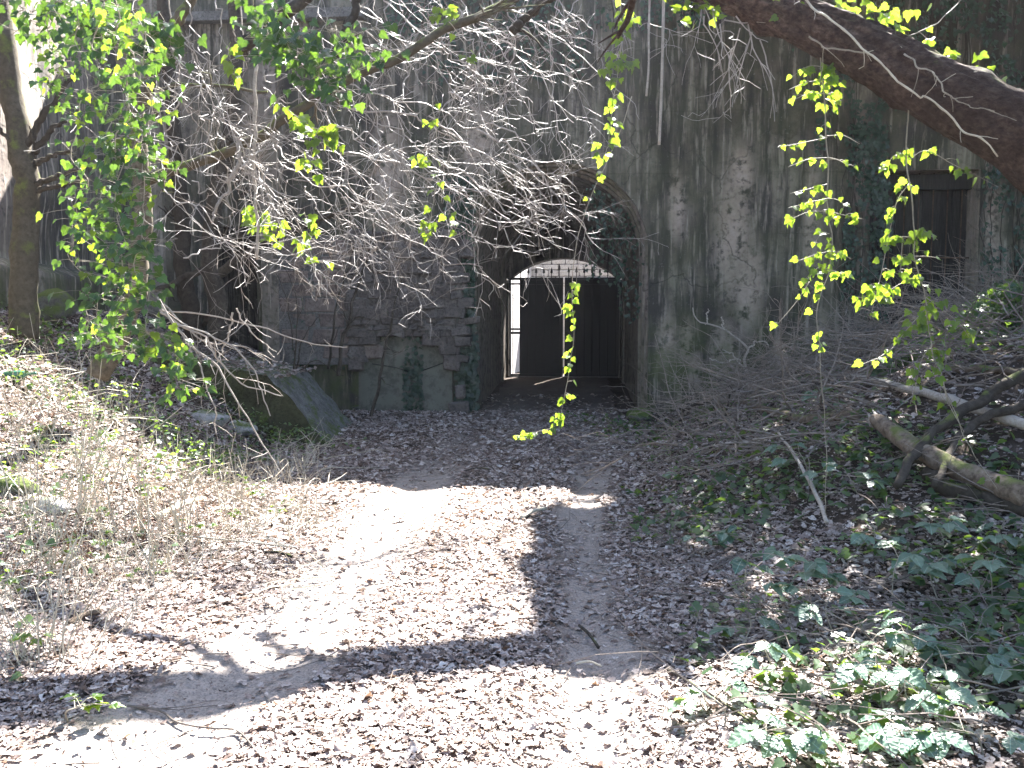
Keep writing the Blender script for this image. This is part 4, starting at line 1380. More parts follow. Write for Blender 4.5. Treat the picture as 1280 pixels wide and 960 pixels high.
sprays = [((470, -20), (520, 30), (590, 40), 7.9, .008, 8), ((590, -20), (560, 40), (500, 90), 8.0, .008, 8), ((660, -20), (640, 60), (600, 120), 8.2, .008, 8), ((700, -20), (690, 50), (720, 120), 8.4, .008, 8), ((740, -20), (700, 30), (650, 50), 8.4, .008, 8), ((480, -10), (490, 60), (450, 130), 7.8, .008, 7), ((760, -20), (800, 30), (850, 60), 8.0, .006, 5), ((410, -20), (400, 60), (420, 140), 7.6, .007, 6), ((270, -20), (280, 50), (250, 130), 7.2, .007, 5), ((350, 120), (330, 200), (360, 290), 7.3, .008, 6), ((440, 300), (470, 330), (500, 345), 7.6, .006, 6),
      # start, middle, end (photo grid), distance, thickness, twig density
    ((430, 105), (560, 140), (640, 200), 8.3, .010, 5), ((425, 190), (570, 220), (660, 300), 8.1, .010, 6), ((440, 130), (590, 180), (690, 280), 8.2, .012, 6),
    ((560, 20), (640, 60), (720, 150), 8.4, .010, 6), ((600, -10), (720, 60), (805, 150), 8.6, .010, 4), ((620, -10), (690, 90), (705, 225), 8.4, .009, 6),
    ((470, 200), (600, 240), (690, 300), 8.0, .011, 7), ((430, 250), (500, 270), (570, 310), 7.9, .009, 6), ((540, 200), (640, 250), (700, 300), 8.1, .012, 7),
    ((560, 110), (650, 180), (728, 290), 8.2, .012, 6), ((600, 160), (680, 220), (742, 300), 8.2, .012, 7), ((620, 200), (690, 220), (740, 250), 8.2, .009, 6),
    ((350, 210), (450, 250), (560, 330), 7.8, .010, 6), ((480, 150), (540, 190), (600, 265), 8.0, .009, 6), ((430, 60), (470, 150), (480, 260), 7.7, .009, 6),
    ((520, 40), (500, 130), (520, 250), 7.9, .008, 6), ((390, 100), (430, 200), (470, 320), 7.6, .009, 6), ((330, 170), (400, 230), (470, 300), 7.5, .010, 6),
    ((300, 190), (340, 260), (400, 360), 7.4, .008, 5), ((420, 220), (440, 280), (455, 345), 7.6, .008, 6), ((380, 230), (410, 280), (430, 330), 7.5, .007, 6),
    ((230, 320), (290, 300), (330, 330), 7.2, .008, 5), ((570, 10), (600, 90), (560, 170), 8.2, .008, 6), ((640, 10), (680, 30), (760, 60), 8.5, .008, 5),
    ((700, 0), (740, 40), (770, 110), 8.6, .007, 5), ((500, 0), (540, 60), (600, 80), 8.2, .008, 6), ((450, 20), (520, 50), (580, 110), 8.0, .008, 6),
    ((560, 240), (590, 300), (615, 380), 7.9, .007, 5), ((500, 280), (520, 320), (535, 365), 7.7, .007, 6), ((600, 260), (640, 300), (680, 340), 8.0, .008, 5),
    ((540, 150), (620, 200), (660, 250), 8.2, .010, 7), ((460, 170), (560, 230), (640, 290), 7.9, .010, 7), ((640, 30), (650, 110), (690, 190), 8.4, .008, 6),
    ((220, 60), (260, 120), (330, 180), 7.2, .008, 5), ((250, 150), (300, 150), (380, 170), 7.3, .007, 6), ((200, 230), (260, 270), (300, 340), 7.2, .008, 5),
    ((650, -10), (600, 20), (530, 60), 8.3, .008, 7), ((860, -10), (900, 40), (940, 70), 6.8, .006, 5), ((210, 120), (215, 190), (235, 250), 6.9, .008, 5),
    ((330, 90), (400, 120), (470, 110), 7.4, .007, 7), ((350, 30), (430, 80), (470, 60), 7.5, .007, 7), ((240, 40), (230, 110), (180, 170), 6.8, .007, 4),
    ((150, 120), (190, 170), (230, 180), 6.7, .007, 4), ((480, 60), (560, 60), (640, 90), 8.2, .008, 8), ((560, 60), (620, 110), (640, 160), 8.2, .008, 7)]
for _ in range(16):
    x0_ = rng.uniform(190, 430); y0_ = rng.uniform(-20, 240)
    sprays.append(((x0_, y0_), (x0_ + rng.uniform(10, 70), y0_ + rng.uniform(30, 70)), (x0_ + rng.uniform(20, 130), y0_ + rng.uniform(80, 150)), rng.uniform(6.8, 8.2), .008, 6))
for (s, m_, e, D_, r_, k_) in sprays:
    b = MB()
    limb_along(b, [at(*s, D_ - .1), at(*m_, D_), at(*e, D_ + .05)], r_ * .8, r_ * .32, 2, k_ * .66, .62, .035, 30, .05, 5, 0, .6, .6)
    b.build("branch", M_TWIG, bare_t, False, BO)

# darker twigs of the same tree, behind in the wall's shade
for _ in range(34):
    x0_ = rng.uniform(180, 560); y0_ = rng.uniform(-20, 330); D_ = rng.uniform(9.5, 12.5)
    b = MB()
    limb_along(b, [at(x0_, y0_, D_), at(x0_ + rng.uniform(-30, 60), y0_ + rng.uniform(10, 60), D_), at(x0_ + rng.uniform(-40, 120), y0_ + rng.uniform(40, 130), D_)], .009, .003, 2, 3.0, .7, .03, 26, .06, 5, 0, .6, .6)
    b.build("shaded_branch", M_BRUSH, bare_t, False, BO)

# hanging dead vine stems
for (lab, pts, r_) in [("long straight dead vine stem hanging right of the arch crown", [(830, -30, 7.2), (829, 30, 7.2), (827, 110, 7.2), (824, 181, 7.2)], .012),
                       ("shorter dead vine stem hanging beside the long one", [(813, -30, 7.3), (811, 40, 7.3), (811, 80, 7.3), (808, 120, 7.3)], .009)]:
    P = spline(pix(pts), 30); b = MB(); b.tube(P, r_, 7, .12, rfreq=20)
    o = b.build("hanging_vine", M_BARK_PALE, None, True); tag(o, lab, "vine")

# arching dead sprays over the left bank
def shrub(name, label, stems, mat, cat="shrub"):
    base = Vector(at(*stems[0][0][0])); o = thing(name, label, cat, base)
    for (pts, r0, r1, k_, kl) in stems:
        b = MB(); limb_along(b, pix(pts), r0, r1, 1, k_, kl, .03, 26, .02, 5, .1)
        b.build("stem", mat, o, False, base)
    return o


shrub("dead_spray", "dead arching stems hanging over the mossy revetment", [
    ([(195, 370, 6.6), (230, 420, 6.6), (265, 450, 6.6), (300, 500, 6.6), (330, 555, 6.6), (355, 590, 6.6)], .011, .004, 3, .4),
    ([(200, 390, 6.7), (250, 420, 6.7), (285, 460, 6.7), (310, 480, 6.7), (350, 492, 6.7)], .010, .004, 4, .35),
    ([(215, 400, 6.6), (260, 415, 6.6), (300, 440, 6.6), (325, 480, 6.6), (340, 520, 6.6)], .009, .004, 4, .3),
    ([(230, 420, 6.6), (250, 455, 6.6), (265, 500, 6.6), (270, 540, 6.6)], .008, .004, 4, .3),
    ([(205, 380, 6.7), (255, 425, 6.7), (290, 428, 6.7), (330, 440, 6.7)], .008, .003, 3, .3)], M_BARK_PALE)
shrub("dead_spray", "long thin arching stem above the revetment top", [
    ([(200, 388, 9.0), (270, 395, 9.0), (340, 415, 9.0), (400, 430, 9.0), (436, 432, 9.0)], .010, .005, 1.5, .3),
    ([(290, 390, 9.0), (285, 420, 9.0), (268, 455, 9.0)], .012, .006, 1, .2), ([(295, 385, 9.0), (320, 420, 9.0), (345, 445, 9.0)], .009, .004, 1, .2)], M_BARK_PALE)
shrub("bare_shrub", "clump of thin upright shoots growing behind the revetment", [
    ([(368, 462, 12.6), (366, 420, 12.6), (360, 380, 12.6), (345, 340, 12.6)], .012, .005, 1.5, .4), ([(372, 462, 12.6), (380, 420, 12.6), (400, 395, 12.6)], .012, .005, 2, .4),
    ([(370, 462, 12.6), (372, 400, 12.6), (365, 350, 12.6), (340, 310, 12.6)], .012, .005, 1.5, .4), ([(376, 462, 12.6), (395, 450, 12.6), (430, 470, 12.6)], .01, .004, 2, .4)], M_BARK_DARK)
shrub("bare_shrub", "pale bare shrub against the wall right of the arch", [
    ([(945, 500, 11.0), (932, 450, 11.0), (934, 435, 11.0), (915, 418, 11.0), (895, 408, 11.0), (872, 400, 11.0), (866, 385, 11.0)], .02, .007, 2.5, .3),
    ([(934, 437, 11.0), (945, 428, 11.0), (955, 426, 11.0), (962, 432, 11.0)], .012, .006, 2, .2), ([(934, 465, 11.0), (918, 445, 11.0), (905, 436, 11.0)], .011, .005, 2, .2),
    ([(905, 410, 11.0), (902, 396, 11.0)], .009, .005, 0, .1), ([(883, 404, 11.0), (884, 385, 11.0)], .009, .005, 0, .1), ([(925, 450, 11.0), (905, 452, 11.0), (886, 448, 11.0)], .010, .005, 1, .2)], M_BARK_PALE)
shrub("bare_shrub", "low twiggy shrub at the right foot of the arch", [
    ([(870, 590, 9.2), (858, 545, 9.2), (852, 515, 9.2), (862, 505, 9.2)], .014, .006, 3, .4), ([(872, 590, 9.2), (880, 540, 9.2), (905, 528, 9.2)], .013, .005, 3, .4),
    ([(874, 590, 9.2), (900, 560, 9.2), (912, 500, 9.2), (918, 488, 9.2)], .018, .008, 3, .35), ([(868, 592, 9.2), (845, 560, 9.2), (832, 535, 9.2)], .010, .004, 3, .4),
    ([(852, 512, 9.2), (872, 506, 9.2), (893, 504, 9.2), (892, 522, 9.2), (878, 532, 9.2)], .016, .01, 1, .2), ([(880, 592, 9.2), (915, 590, 9.2), (960, 575, 9.2)], .010, .004, 4, .4)], M_BARK_DARK)

# ------------------------------------------------------------------ logs and fallen branches
def rest(pts, lift):
    """the same places, each at its own height above the bank; ends that leave the view keep their depth"""
    out = []
    for q_ in pts:
        if q_[0] > 1290 and out:
            out.append(out[-1] + (out[-1] - out[-2]) * ((q_[0] - last) / max(last - prev, 1)))
        else:
            out.append(on_ground(q_[0], q_[1], lift))
        if len(out) > 1: prev = last
        last = q_[0]
    return out


def branch_on(name, label, pts, r0, r1, mat, kids=0, cat="branch", sides=10, rough=.12, klen=.4, lift=None):
    P = spline(rest(pts, r0 * 1.2 if lift is None else lift), 36)
    base = Vector(P[len(P) // 2])
    b = MB()
    P = P + np.stack([fbm(np.arange(36) * .3 + rng.random() * 40, k * 5., 0, 2) for k in range(3)], 1) * min(.02, r0 * .5)
    b.tube(P, np.linspace(r0, r1, 36), sides, rough, rfreq=9)
    T = np.gradient(P, axis=0)
    for _ in range(kids):
        i = int(rng.integers(3, 34)); grow(b, P[i], T[i] / np.linalg.norm(T[i]) * .6 + rng.normal(0, .7, 3), klen * rng.uniform(.5, 1.2), r0 * .35, 1)
    me = b.mesh(name, mat, True); me.transform(Matrix.Translation(-base))
    o = link(name, me); o.location = base
    return tag(o, label, cat)


# the broken log, with its splintered end
P = spline(rest([(1093, 524), (1120, 545), (1160, 570), (1220, 597), (1285, 622)], .16), 60)
lg = thing("broken_log", "broken log with splintered end and mossy top on the right bank", "log", Vector(P[30]))
b = MB(); b.tube(P, np.interp(np.linspace(0, 1, 60), [0, .04, .3, 1], [.04, .055, .062, .075]), 18, .22, rfreq=10); b.build("bark", M_LOG, lg, True, P[30])
for k in range(6):
    a = Vector(P[1]) + Vector((rng.normal(0, .025), rng.normal(0, .03), rng.normal(0, .03)))
    dv = Vector(P[0]) - Vector(P[4])
    b = MB(); b.tube([a, a + dv.normalized() * rng.uniform(.04, .12) + Vector((0, 0, rng.normal(.01, .02)))], [.022, .003], 5); b.build("splinter", M_BARK_PALE, lg, False, P[30])
branch_on("fallen_branch", "brown fallen branch lying across the brush right of the arch", [(905, 497, 9.0), (940, 506, 8.9), (985, 520, 8.8), (1030, 523, 8.7), (1078, 522, 8.6)], .032, .045, M_LOG)
branch_on("fallen_branch", "long thin fallen branch sloping down to the right edge above the log", [(1060, 470, 8.2), (1110, 482, 8.0), (1170, 495, 7.8), (1230, 515, 7.6), (1288, 536, 7.4)], .03, .04, M_BARK_PALE, lift=.1)
branch_on("fallen_branch", "mossy fallen branch under the ivy strand tip", [(1040, 455, 9.2), (1080, 472, 9.0), (1130, 482, 8.8), (1160, 492, 8.6)], .03, .035, M_BARK_MOSS)
branch_on("fallen_branch", "straight pale brown pole lying level near the right edge", [(1120, 462, 9.2), (1180, 462, 9.2), (1240, 463, 9.2), (1286, 466, 9.2)], .028, .032, M_LOG)
branch_on("curved_branch", "dark curved branch arching up to the right edge", [(1120, 610, 7.4), (1150, 560, 7.4), (1195, 518, 7.3), (1245, 490, 7.3), (1285, 470, 7.2)], .028, .045, M_BARK_DARK, lift=.22)
branch_on("curved_branch", "second curved branch bowed below the first at right", [(1170, 610, 7.0), (1190, 560, 7.0), (1230, 525, 7.0), (1285, 508, 7.0)], .022, .034, M_BARK_DARK, lift=.18)
branch_on("fallen_branch", "dark log end half buried under the broken log", [(1160, 590, 6.9), (1190, 612, 6.8), (1240, 628, 6.7), (1286, 640, 6.6)], .05, .06, M_BARK_DARK)
branch_on("fallen_stick", "grey leaning stick left of the broken log", [(972, 540, 7.2), (992, 568, 7.1), (1010, 600, 7.0), (1034, 652, 6.9)], .010, .014, M_BARK_PALE, lift=.14)
branch_on("fallen_stick", "reddish rotten stick beneath the ivy strand", [(1070, 541, 7.4), (1090, 534, 7.3), (1105, 527, 7.2)], .028, .03, M_LOG)
branch_on("fallen_stick", "dark curved stick on the bare rut at lower left", [(160, 884, 3.55), (200, 892, 3.5), (225, 905, 3.42), (275, 912, 3.36), (300, 915, 3.33), (330, 952, 3.15)], .0055, .003, M_BRUSH, 1, lift=.02)
branch_on("fallen_stick", "long dark stem lying over leaves at lower right", [(835, 838, 3.75), (870, 858, 3.65), (920, 892, 3.45), (965, 925, 3.3), (1020, 965, 3.1)], .006, .005, M_BARK_DARK, lift=.03)
for (lab, a, c, r_, mt) in [("short brown stick in the right wheel rut", (724, 789), (748, 818), .008, M_BARK_DARK), ("pale bleached stick on leaves in the middle of the track", (652, 652), (682, 640), .014, M_STRAW),
                            ("brown stick lying on the sunlit litter at left", (332, 696), (365, 702), .010, M_BARK_DARK), ("bleached log lying low on the left bank", (195, 652), (252, 628), .028, M_STRAW),
                            ("thin pale stick pointing across the left bank", (100, 670), (370, 690), .006, M_STRAW), ("broken brown wood scrap at the left among leaves", (84, 788), (125, 772), .014, M_LOG),
                            ("thin pale stick on the right wheel rut edge", (720, 838), (752, 842), .005, M_STRAW), ("pale dry stem lying across the lower right corner", (1150, 825), (1230, 818), .005, M_STRAW),
                            ("thick grey twig in shade before the arch at right", (880, 600), (950, 608), .010, M_BARK_DARK), ("thin stick lying in front of the shaded rut", (580, 592), (612, 590), .006, M_BARK_DARK)]:
    p0, p1 = on_ground(*a), on_ground(*c)
    b = MB(); md = (p0 + p1) / 2
    zl = Vector((0, 0, .03))
    P = spline([p0 + zl, md + zl + Vector((0, rng.normal(0, .02), .015)), p1 + zl], 14)
    b.tube(P, r_, 7, .2, rfreq=12); me = b.mesh("fallen_stick", mt, True); me.transform(Matrix.Translation(-md)); o = link("fallen_stick", me); o.location = md; tag(o, lab, "stick")

# brush: loose twigs nobody could count
def brush(name, label, n, region, L0, L1, r0, r1, lift, mat, up=.25):
    b = MB()
    for _ in range(n):
        px_, py_, D_ = region()
        x = (px_ - 640) / F_PX * D_
        z = gz(x, D_)
        a = rng.uniform(0, 2 * math.pi)
        d = np.array([math.cos(a), math.sin(a), abs(rng.normal(0, up))])
        grow(b, (x, D_, z + rng.uniform(0, lift)), d, rng.uniform(L0, L1), rng.uniform(r0, r1), 1 if rng.random() < .4 else 0, .03, .16, .1, 2, sides=4)
    o = b.build(name, mat)
    return tag(o, label, "twigs", kind="stuff")


brush("brush_twigs", "tangle of dead twigs piled on the right bank", 900, lambda: (rng.uniform(840, 1300), 0, rng.uniform(6.5, 12)), .4, 1.4, .003, .010, .4, M_BRUSH, .35)
brush("brush_twigs", "high heap of dead bramble canes below the barred window", 420, lambda: (rng.uniform(900, 1320), 0, rng.uniform(8.5, 12.5)), .5, 1.6, .003, .009, .42, M_BRUSH, .32)
brush("brush_twigs", "thin grey stems lying through the right hand ivy", 240, lambda: (rng.uniform(800, 1300), 0, rng.uniform(3.0, 7.5)), .2, .8, .002, .005, .12, M_BRUSH, .25)
brush("brush_twigs", "small twigs scattered in the leaf litter of the track", 260, lambda: (rng.uniform(100, 860), 0, rng.uniform(2.8, 13)), .08, .35, .0018, .004, .02, M_BRUSH, .05)
brush("brush_twigs", "dead fallen twigs on the left bank", 230, lambda: (rng.uniform(-40, 420), 0, rng.uniform(4.5, 11)), .2, .8, .002, .006, .15, M_STRAW, .3)

# dry stalks on the left bank
stalks = [(95, 545, 6.0, 16, .95, "tall pale stalk clump standing centre of the left bank"), (20, 560, 5.8, 8, .9, "thin pale stalks at the left edge of the bank"), (155, 585, 5.8, 11, .6, "pale stalk clump with fanned tops on the left bank"),
          (225, 610, 5.9, 12, .55, "dry stalks beside the bright ivy clump"), (300, 620, 6.2, 9, .4, "low dry stalks in front of the revetment"), (370, 620, 6.6, 9, .38, "short dry stems where bank meets the track"),
          (60, 650, 5.0, 12, .5, "dry grass stalks low at the left edge"), (30, 820, 3.9, 5, .5, "two or three pale stems rising in the lower left corner"), (185, 655, 5.2, 10, .45, "short pale stalks below the stalk clump"), (280, 560, 7.5, 8, .5, "dry stems before the pale stones")]
for (px_, py_, D_, n_, hgt_, lab) in stalks:
    x = (px_ - 640) / F_PX * D_
    base = Vector((x, D_, gz(x, D_)))
    o = thing("dry_stalks", lab, "plant", base)
    for k in range(int(n_ * 1.5)):
        b = MB()
        p = Vector((rng.normal(0, .09), rng.normal(0, .08), 0))
        L_ = hgt_ * rng.uniform(.6, 1.35)
        grow(b, p, (rng.normal(0, .16), rng.normal(0, .14), 1), L_, rng.uniform(.0032, .006), 1, .012, .07, .08, .8, sides=4)
        b.build("stalk", M_STRAW, o)
b = MB()
for _ in range(1700):
    D_ = rng.uniform(3.6, 9.5); px_ = rng.uniform(-30, 400)
    x = (px_ - 640) / F_PX * D_
    if x > -1.9: continue
    grow(b, (x, D_, gz(x, D_)), (rng.normal(0, .4), rng.normal(0, .4), 1), rng.uniform(.08, .5), rng.uniform(.0016, .0034), 0, .05, .12, .06, 0, sides=3)
tag(b.build("dry_grass", M_STRAW), "thin dry grass stems sprouting over the left bank", "grass", kind="stuff")

M_BRACKEN = mat_bark("dead_bracken", [(.10, .05, .03), (.20, .11, .07), (.30, .19, .13)], 0, (1, 1, 1), 30)
for (px_, D_, n_, lab) in [(190, 6.4, 60, "reddish dead bracken heap on the left bank"), (110, 5.6, 40, "brown dead bracken under the tall stalks"), (30, 7.6, 50, "brown dead stems at the top of the left bank"), (60, 4.9, 34, "reddish dead stems low at the left edge")]:
    x = (px_ - 640) / F_PX * D_
    base = Vector((x, D_, gz(x, D_)))
    o = thing("dead_bracken", lab, "plant", base)
    b = MB()
    for _ in range(n_):
        ox, oy = rng.normal(0, .22), rng.normal(0, .22)
        grow(b, (ox, oy, gz(x + ox, D_ + oy) - base.z), (rng.normal(0, .8), rng.normal(0, .8), .6), rng.uniform(.15, .45), rng.uniform(.002, .004), 1, .05, .2, .05, 2.5, sides=4)
    tag(b.build("stems", M_BRACKEN, o), kind="stuff")

# ------------------------------------------------------------------ brambles on the right, ivy sprigs on the left
def bramble(label, px_, py_, height, n_leaf, size, spread=.16, mat_me=BR_ME, name="bramble", group=None, lean_=(0, 0)):
    base = on_ground(px_, py_)
    o = thing(name, label, "plant", base, group=group)
    b = MB()
    top = Vector((lean_[0] + rng.normal(0, .05), lean_[1] + rng.normal(0, .05), height))
    P = spline([(0, 0, 0), tuple(top * .5 + Vector((rng.normal(0, .03), rng.normal(0, .03), .02))), tuple(top)], 12)
    b.tube(P, np.linspace(.004, .002, 12), 5)
    leaves = []
    for k in range(n_leaf):
        t = rng.uniform(.45, 1) if k else 1.0
        q = Vector(P[int(t * 11)])
        a = rng.uniform(0, 2 * math.pi)
        out = Vector((math.cos(a), math.sin(a) * .8, rng.uniform(-.05, .25)))
        e = q + out * spread * rng.uniform(.3, 1.15)
        b.tube([q, (q + e) / 2 + Vector((0, 0, .012)), e], .0016, 4, cap=False)
        for j, da in enumerate((0, 1.25, -1.25)):
            tip = Vector((math.cos(a + da), math.sin(a + da), rng.normal(-.12, .15)))
            leaves.append((e, tip, Vector((rng.normal(0, .25), rng.normal(-.1, .25), 1)), size * (1.38 if name == 'bramble' else 1.0) * rng.uniform(.75, 1.1) * (1.0 if j == 0 else .82)))
    b.build("stem", M_STEM, o)
    for (e, tip, nr, s_) in leaves:
        lf = link("leaf", random.choice(mat_me), o)
        lf.matrix_basis = leaf_matrix(e, tip, nr, s_)
    return o


BR = [((935, 775), .36, 3, .075, "bramble with two bright sunlit leaves near the middle of the right verge"), ((925, 815), .14, 2, .07, "low bramble with a yellow green leaf tip"), ((1010, 745), .28, 4, .085, "broad leaved bramble below the hanging ivy tip"),
      ((1115, 750), .24, 5, .085, "wide spreading bramble in shade right of centre"), ((1175, 760), .25, 4, .08, "bramble with blue green leaves near the right edge log"), ((1240, 760), .26, 5, .08, "bramble at the right edge under the log"),
      ((1045, 800), .20, 4, .075, "sunlit pale bramble spray in the middle of the ivy"), ((1115, 830), .20, 3, .07, "small sunlit bramble behind the leafy one"), ((970, 850), .18, 2, .08, "single stalked pale bramble leaf standing over the ivy"),
      ((1105, 895), .22, 6, .075, "leafy sunlit bramble in the lower right"), ((1150, 905), .15, 4, .075, "bramble beside the leafy sunlit one"), ((1215, 830), .14, 4, .07, "bramble low in the shade at the right"),
      ((1265, 880), .14, 4, .075, "bramble at the right edge near the corner"), ((905, 920), .10, 3, .08, "bramble flat on sunlit leaves at the lower verge"), ((985, 945), .12, 4, .085, "bramble at the bottom edge among sunlit ivy"),
      ((1135, 955), .12, 5, .09, "big leaved bramble at the bottom edge"), ((1230, 950), .12, 4, .08, "bramble in the bottom right corner"), ((880, 700), .12, 3, .07, "small bramble by the track edge in shade"),
      ((955, 700), .18, 4, .07, "bramble in shade above the sunlit one"), ((1060, 770), .16, 4, .07, "bramble between the two shade clumps"), ((850, 610), .14, 2, .075, "lone green bramble leaf by the twiggy shrub"),
      ((1010, 600), .2, 4, .075, "bramble with blue leaves under the pale stick"), ((1075, 625), .2, 4, .08, "dark bramble left of the broken log"), ((1055, 520), .22, 4, .08, "bramble in the brush above the log"),
      ((1180, 690), .2, 4, .075, "bramble right below the broken log"), ((1250, 700), .22, 4, .075, "bramble tucked under the log at the right edge"), ((1185, 860), .13, 3, .07, "bramble on the dark ground between clumps"), ((1090, 690), .18, 3, .07, "bramble behind the wide spreading one")]
for (pp, h_, n_, s_, lab) in BR: bramble(lab, pp[0], pp[1], h_, n_ + 1, s_, .2)

SPR = [((310, 640), .30, 12, .05, "bright sunlit ivy clump at the foot of the left bank"), ((250, 600), .36, 9, .055, "ivy clump with hanging leaf beside the dry stalks"), ((120, 590), .34, 10, .06, "dark green ivy plant standing on the left bank"),
       ((100, 725), .22, 9, .05, "green ivy trail low at the left edge"), ((135, 705), .2, 7, .05, "ivy trail tip beside the low trail"), ((85, 905), .10, 6, .05, "small green weed in shade at the lower left"), ((25, 830), .14, 5, .05, "small weed at the left edge beside pale stems"),
       ((335, 655), .14, 6, .045, "low ivy tuft where the bank meets the track"), ((60, 500), .2, 6, .05, "ivy sprig near the glass bottle"), ((210, 500), .3, 9, .055, "ivy sprig before the revetment"), ((20, 540), .16, 4, .05, "yellow leaved sprig at the left edge"), ((270, 660), .12, 5, .045, "ivy tuft on the sunlit litter at left")]
SPR += [((40, 690), .22, 8, .05, "leafy sprig at the left edge above the low trail"), ((175, 640), .26, 9, .05, "green sprig among the short pale stalks"), ((205, 560), .32, 10, .055, "ivy plant left of the pale stones"),
        ((60, 575), .3, 9, .05, "green sprig under the tall stalk clump"), ((150, 520), .34, 10, .055, "ivy plant on the upper bank below the curtain"), ((235, 680), .14, 7, .045, "low green sprig on the sunlit verge"),
        ((15, 760), .18, 7, .05, "leafy weed at the left edge above the shadow"), ((290, 585), .2, 8, .05, "sprig of ivy right of the pale stones"), ((180, 735), .1, 6, .04, "tiny sprig on the bright litter beside the left rut"),
        ((365, 640), .1, 5, .04, "tiny ivy sprig closest to the track on the left"), ((120, 640), .3, 9, .05, "green sprig in front of the pale stalk clump"), ((30, 470), .22, 6, .05, "ivy sprig right behind the glass bottle")]
for (pp, h_, n_, s_, lab) in SPR: bramble(lab, pp[0], pp[1], h_, n_, s_, .12, IVY_ME, "ivy_plant")

# ------------------------------------------------------------------ ivy on the walls
def wall_ivy(label, boxes, n, size, name="wall_ivy"):
    """boxes: (x0,x1,z0,z1,weight) in wall coordinates"""
    pos, tip, nr = [], [], []
    tot = sum(bx[4] for bx in boxes)
    o = thing(name, label, "ivy", FM @ Vector(((boxes[0][0] + boxes[0][1]) / 2, -.05, boxes[0][2])))
    b = MB()
    for bx in boxes:
        m_ = int(n * bx[4] / tot)
        for k in range(max(1, m_ // 90)):
            xx = rng.uniform(bx[0], bx[1])
            zz = np.linspace(bx[2], bx[3], 20)
            pp = [FM @ Vector((xx + .08 * float(fbm(z_ * 1.5, k * 3.3, bx[0], 3)), -.03, z_)) for z_ in zz]
            b.tube(pp, np.linspace(.012, .004, 20), 5, .2)
        x = rng.uniform(bx[0], bx[1], m_ * 3); z = rng.uniform(bx[2], bx[3], m_ * 3)
        keep = (fbm(x * 2.5, z * 1.6, 44.0, 4) + .15 > rng.uniform(-.7, .7, m_ * 3))
        x, z = x[keep][:m_], z[keep][:m_]
        y = -.04 - np.abs(rng.normal(0, .06, len(x)))
        for a_, c_, d_ in zip(x, y, z): pos.append(tuple(FM @ Vector((a_, c_, d_))))
    m_ = len(pos)
    tip = np.stack([rng.normal(0, .6, m_), rng.normal(-.25, .2, m_), rng.normal(-.8, .35, m_)], 1)
    nr = np.stack([rng.normal(0, .4, m_), rng.normal(-1, .3, m_), rng.normal(.5, .35, m_)], 1)
    Ms = mats_from(np.array(pos), tip, nr, rng.uniform(size[0], size[1], m_))
    b.build("stem", M_BARK_DARK, o, False, o.location)
    me = scatter("leaf_mass", IVY_V, Ms, rng.random(m_), M_IVY_WALL)
    me.transform(Matrix.Translation(-Vector(o.location)))
    tag(link("leaf_mass", me, o), kind="stuff")
    return o


wall_ivy("dark ivy column climbing the left jamb of the arch", [(-1.8, -1.45, .0, 3.6, 5), (-1.75, -1.4, .0, 1.4, 3), (-2.0, -1.5, 3.2, 4.2, 1.2)], 2100, (.05, .09))
wall_ivy("ivy climbing over the blocked low arch", [(-2.75, -2.4, 0.0, 1.8, 3), (-3.0, -2.3, 1.6, 2.4, 1)], 480, (.05, .085))
wall_ivy("ivy sheet on the wall left of the barred window", [(4.9, 5.6, 2.0, 5.0, 4), (4.4, 5.5, 4.4, 6.2, 2), (5.3, 5.7, 1.6, 4.0, 2)], 1500, (.05, .085))
wall_ivy("ivy sheet high on the wall above the barred window", [(5.4, 9, 5.2, 7.8, 6), (3.5, 7, 6.2, 7.8, 3)], 2300, (.05, .09))
wall_ivy("ivy on the wall right of the barred window", [(7.2, 8.6, 1.5, 4.8, 5)], 1000, (.05, .085))
wall_ivy("ivy hanging from the wall top above the arch", [(-3, 2.5, 6.6, 7.9, 4), (-2.5, .5, 5.8, 7.2, 1.2)], 1700, (.05, .085))
wall_ivy("sparse ivy on the coursed blocks behind the revetment", [(-4.8, -3.6, .8, 2.6, 3)], 340, (.045, .075))
# ivy hanging inside the arch on the right
o = thing("tunnel_ivy", "ivy curtain hanging inside the arch at upper right", "ivy", FM @ Vector((.9, .6, 4.0)))
pos = []
for k in range(9):
    xx = .62 + .10 * k; zt = SPRING + math.sqrt(max(.05, 1.45 ** 2 - xx ** 2)) if xx < 1.44 else SPRING
    zb = zt - rng.uniform(.6, 1.9)
    for z_ in np.arange(zb, zt, .035): pos.append(tuple(FM @ Vector((xx + rng.normal(0, .07), .35 + rng.normal(0, .08), z_))))
pos = np.array(pos); m_ = len(pos)
Ms = mats_from(pos, np.stack([rng.normal(0, .5, m_), rng.normal(-.2, .2, m_), rng.normal(-.8, .3, m_)], 1), np.stack([rng.normal(0, .4, m_), rng.normal(-1, .3, m_), rng.normal(.4, .3, m_)], 1), rng.uniform(.045, .08, m_))
me = scatter("leaf_mass", IVY_V, Ms, rng.random(m_), M_IVY_WALL); me.transform(Matrix.Translation(-Vector(o.location)))
tag(link("leaf_mass", me, o), kind="stuff")
b = MB()
for k in range(7):
    xx = .62 + .12 * k
    b.tube([FM @ Vector((xx, .36, 4.1 - .15 * k)), FM @ Vector((xx + .03, .34, 3.2 - .1 * k)), FM @ Vector((xx, .36, 2.5))], .004, 4)
b.build("stem", M_BARK_DARK, o, False, o.location)
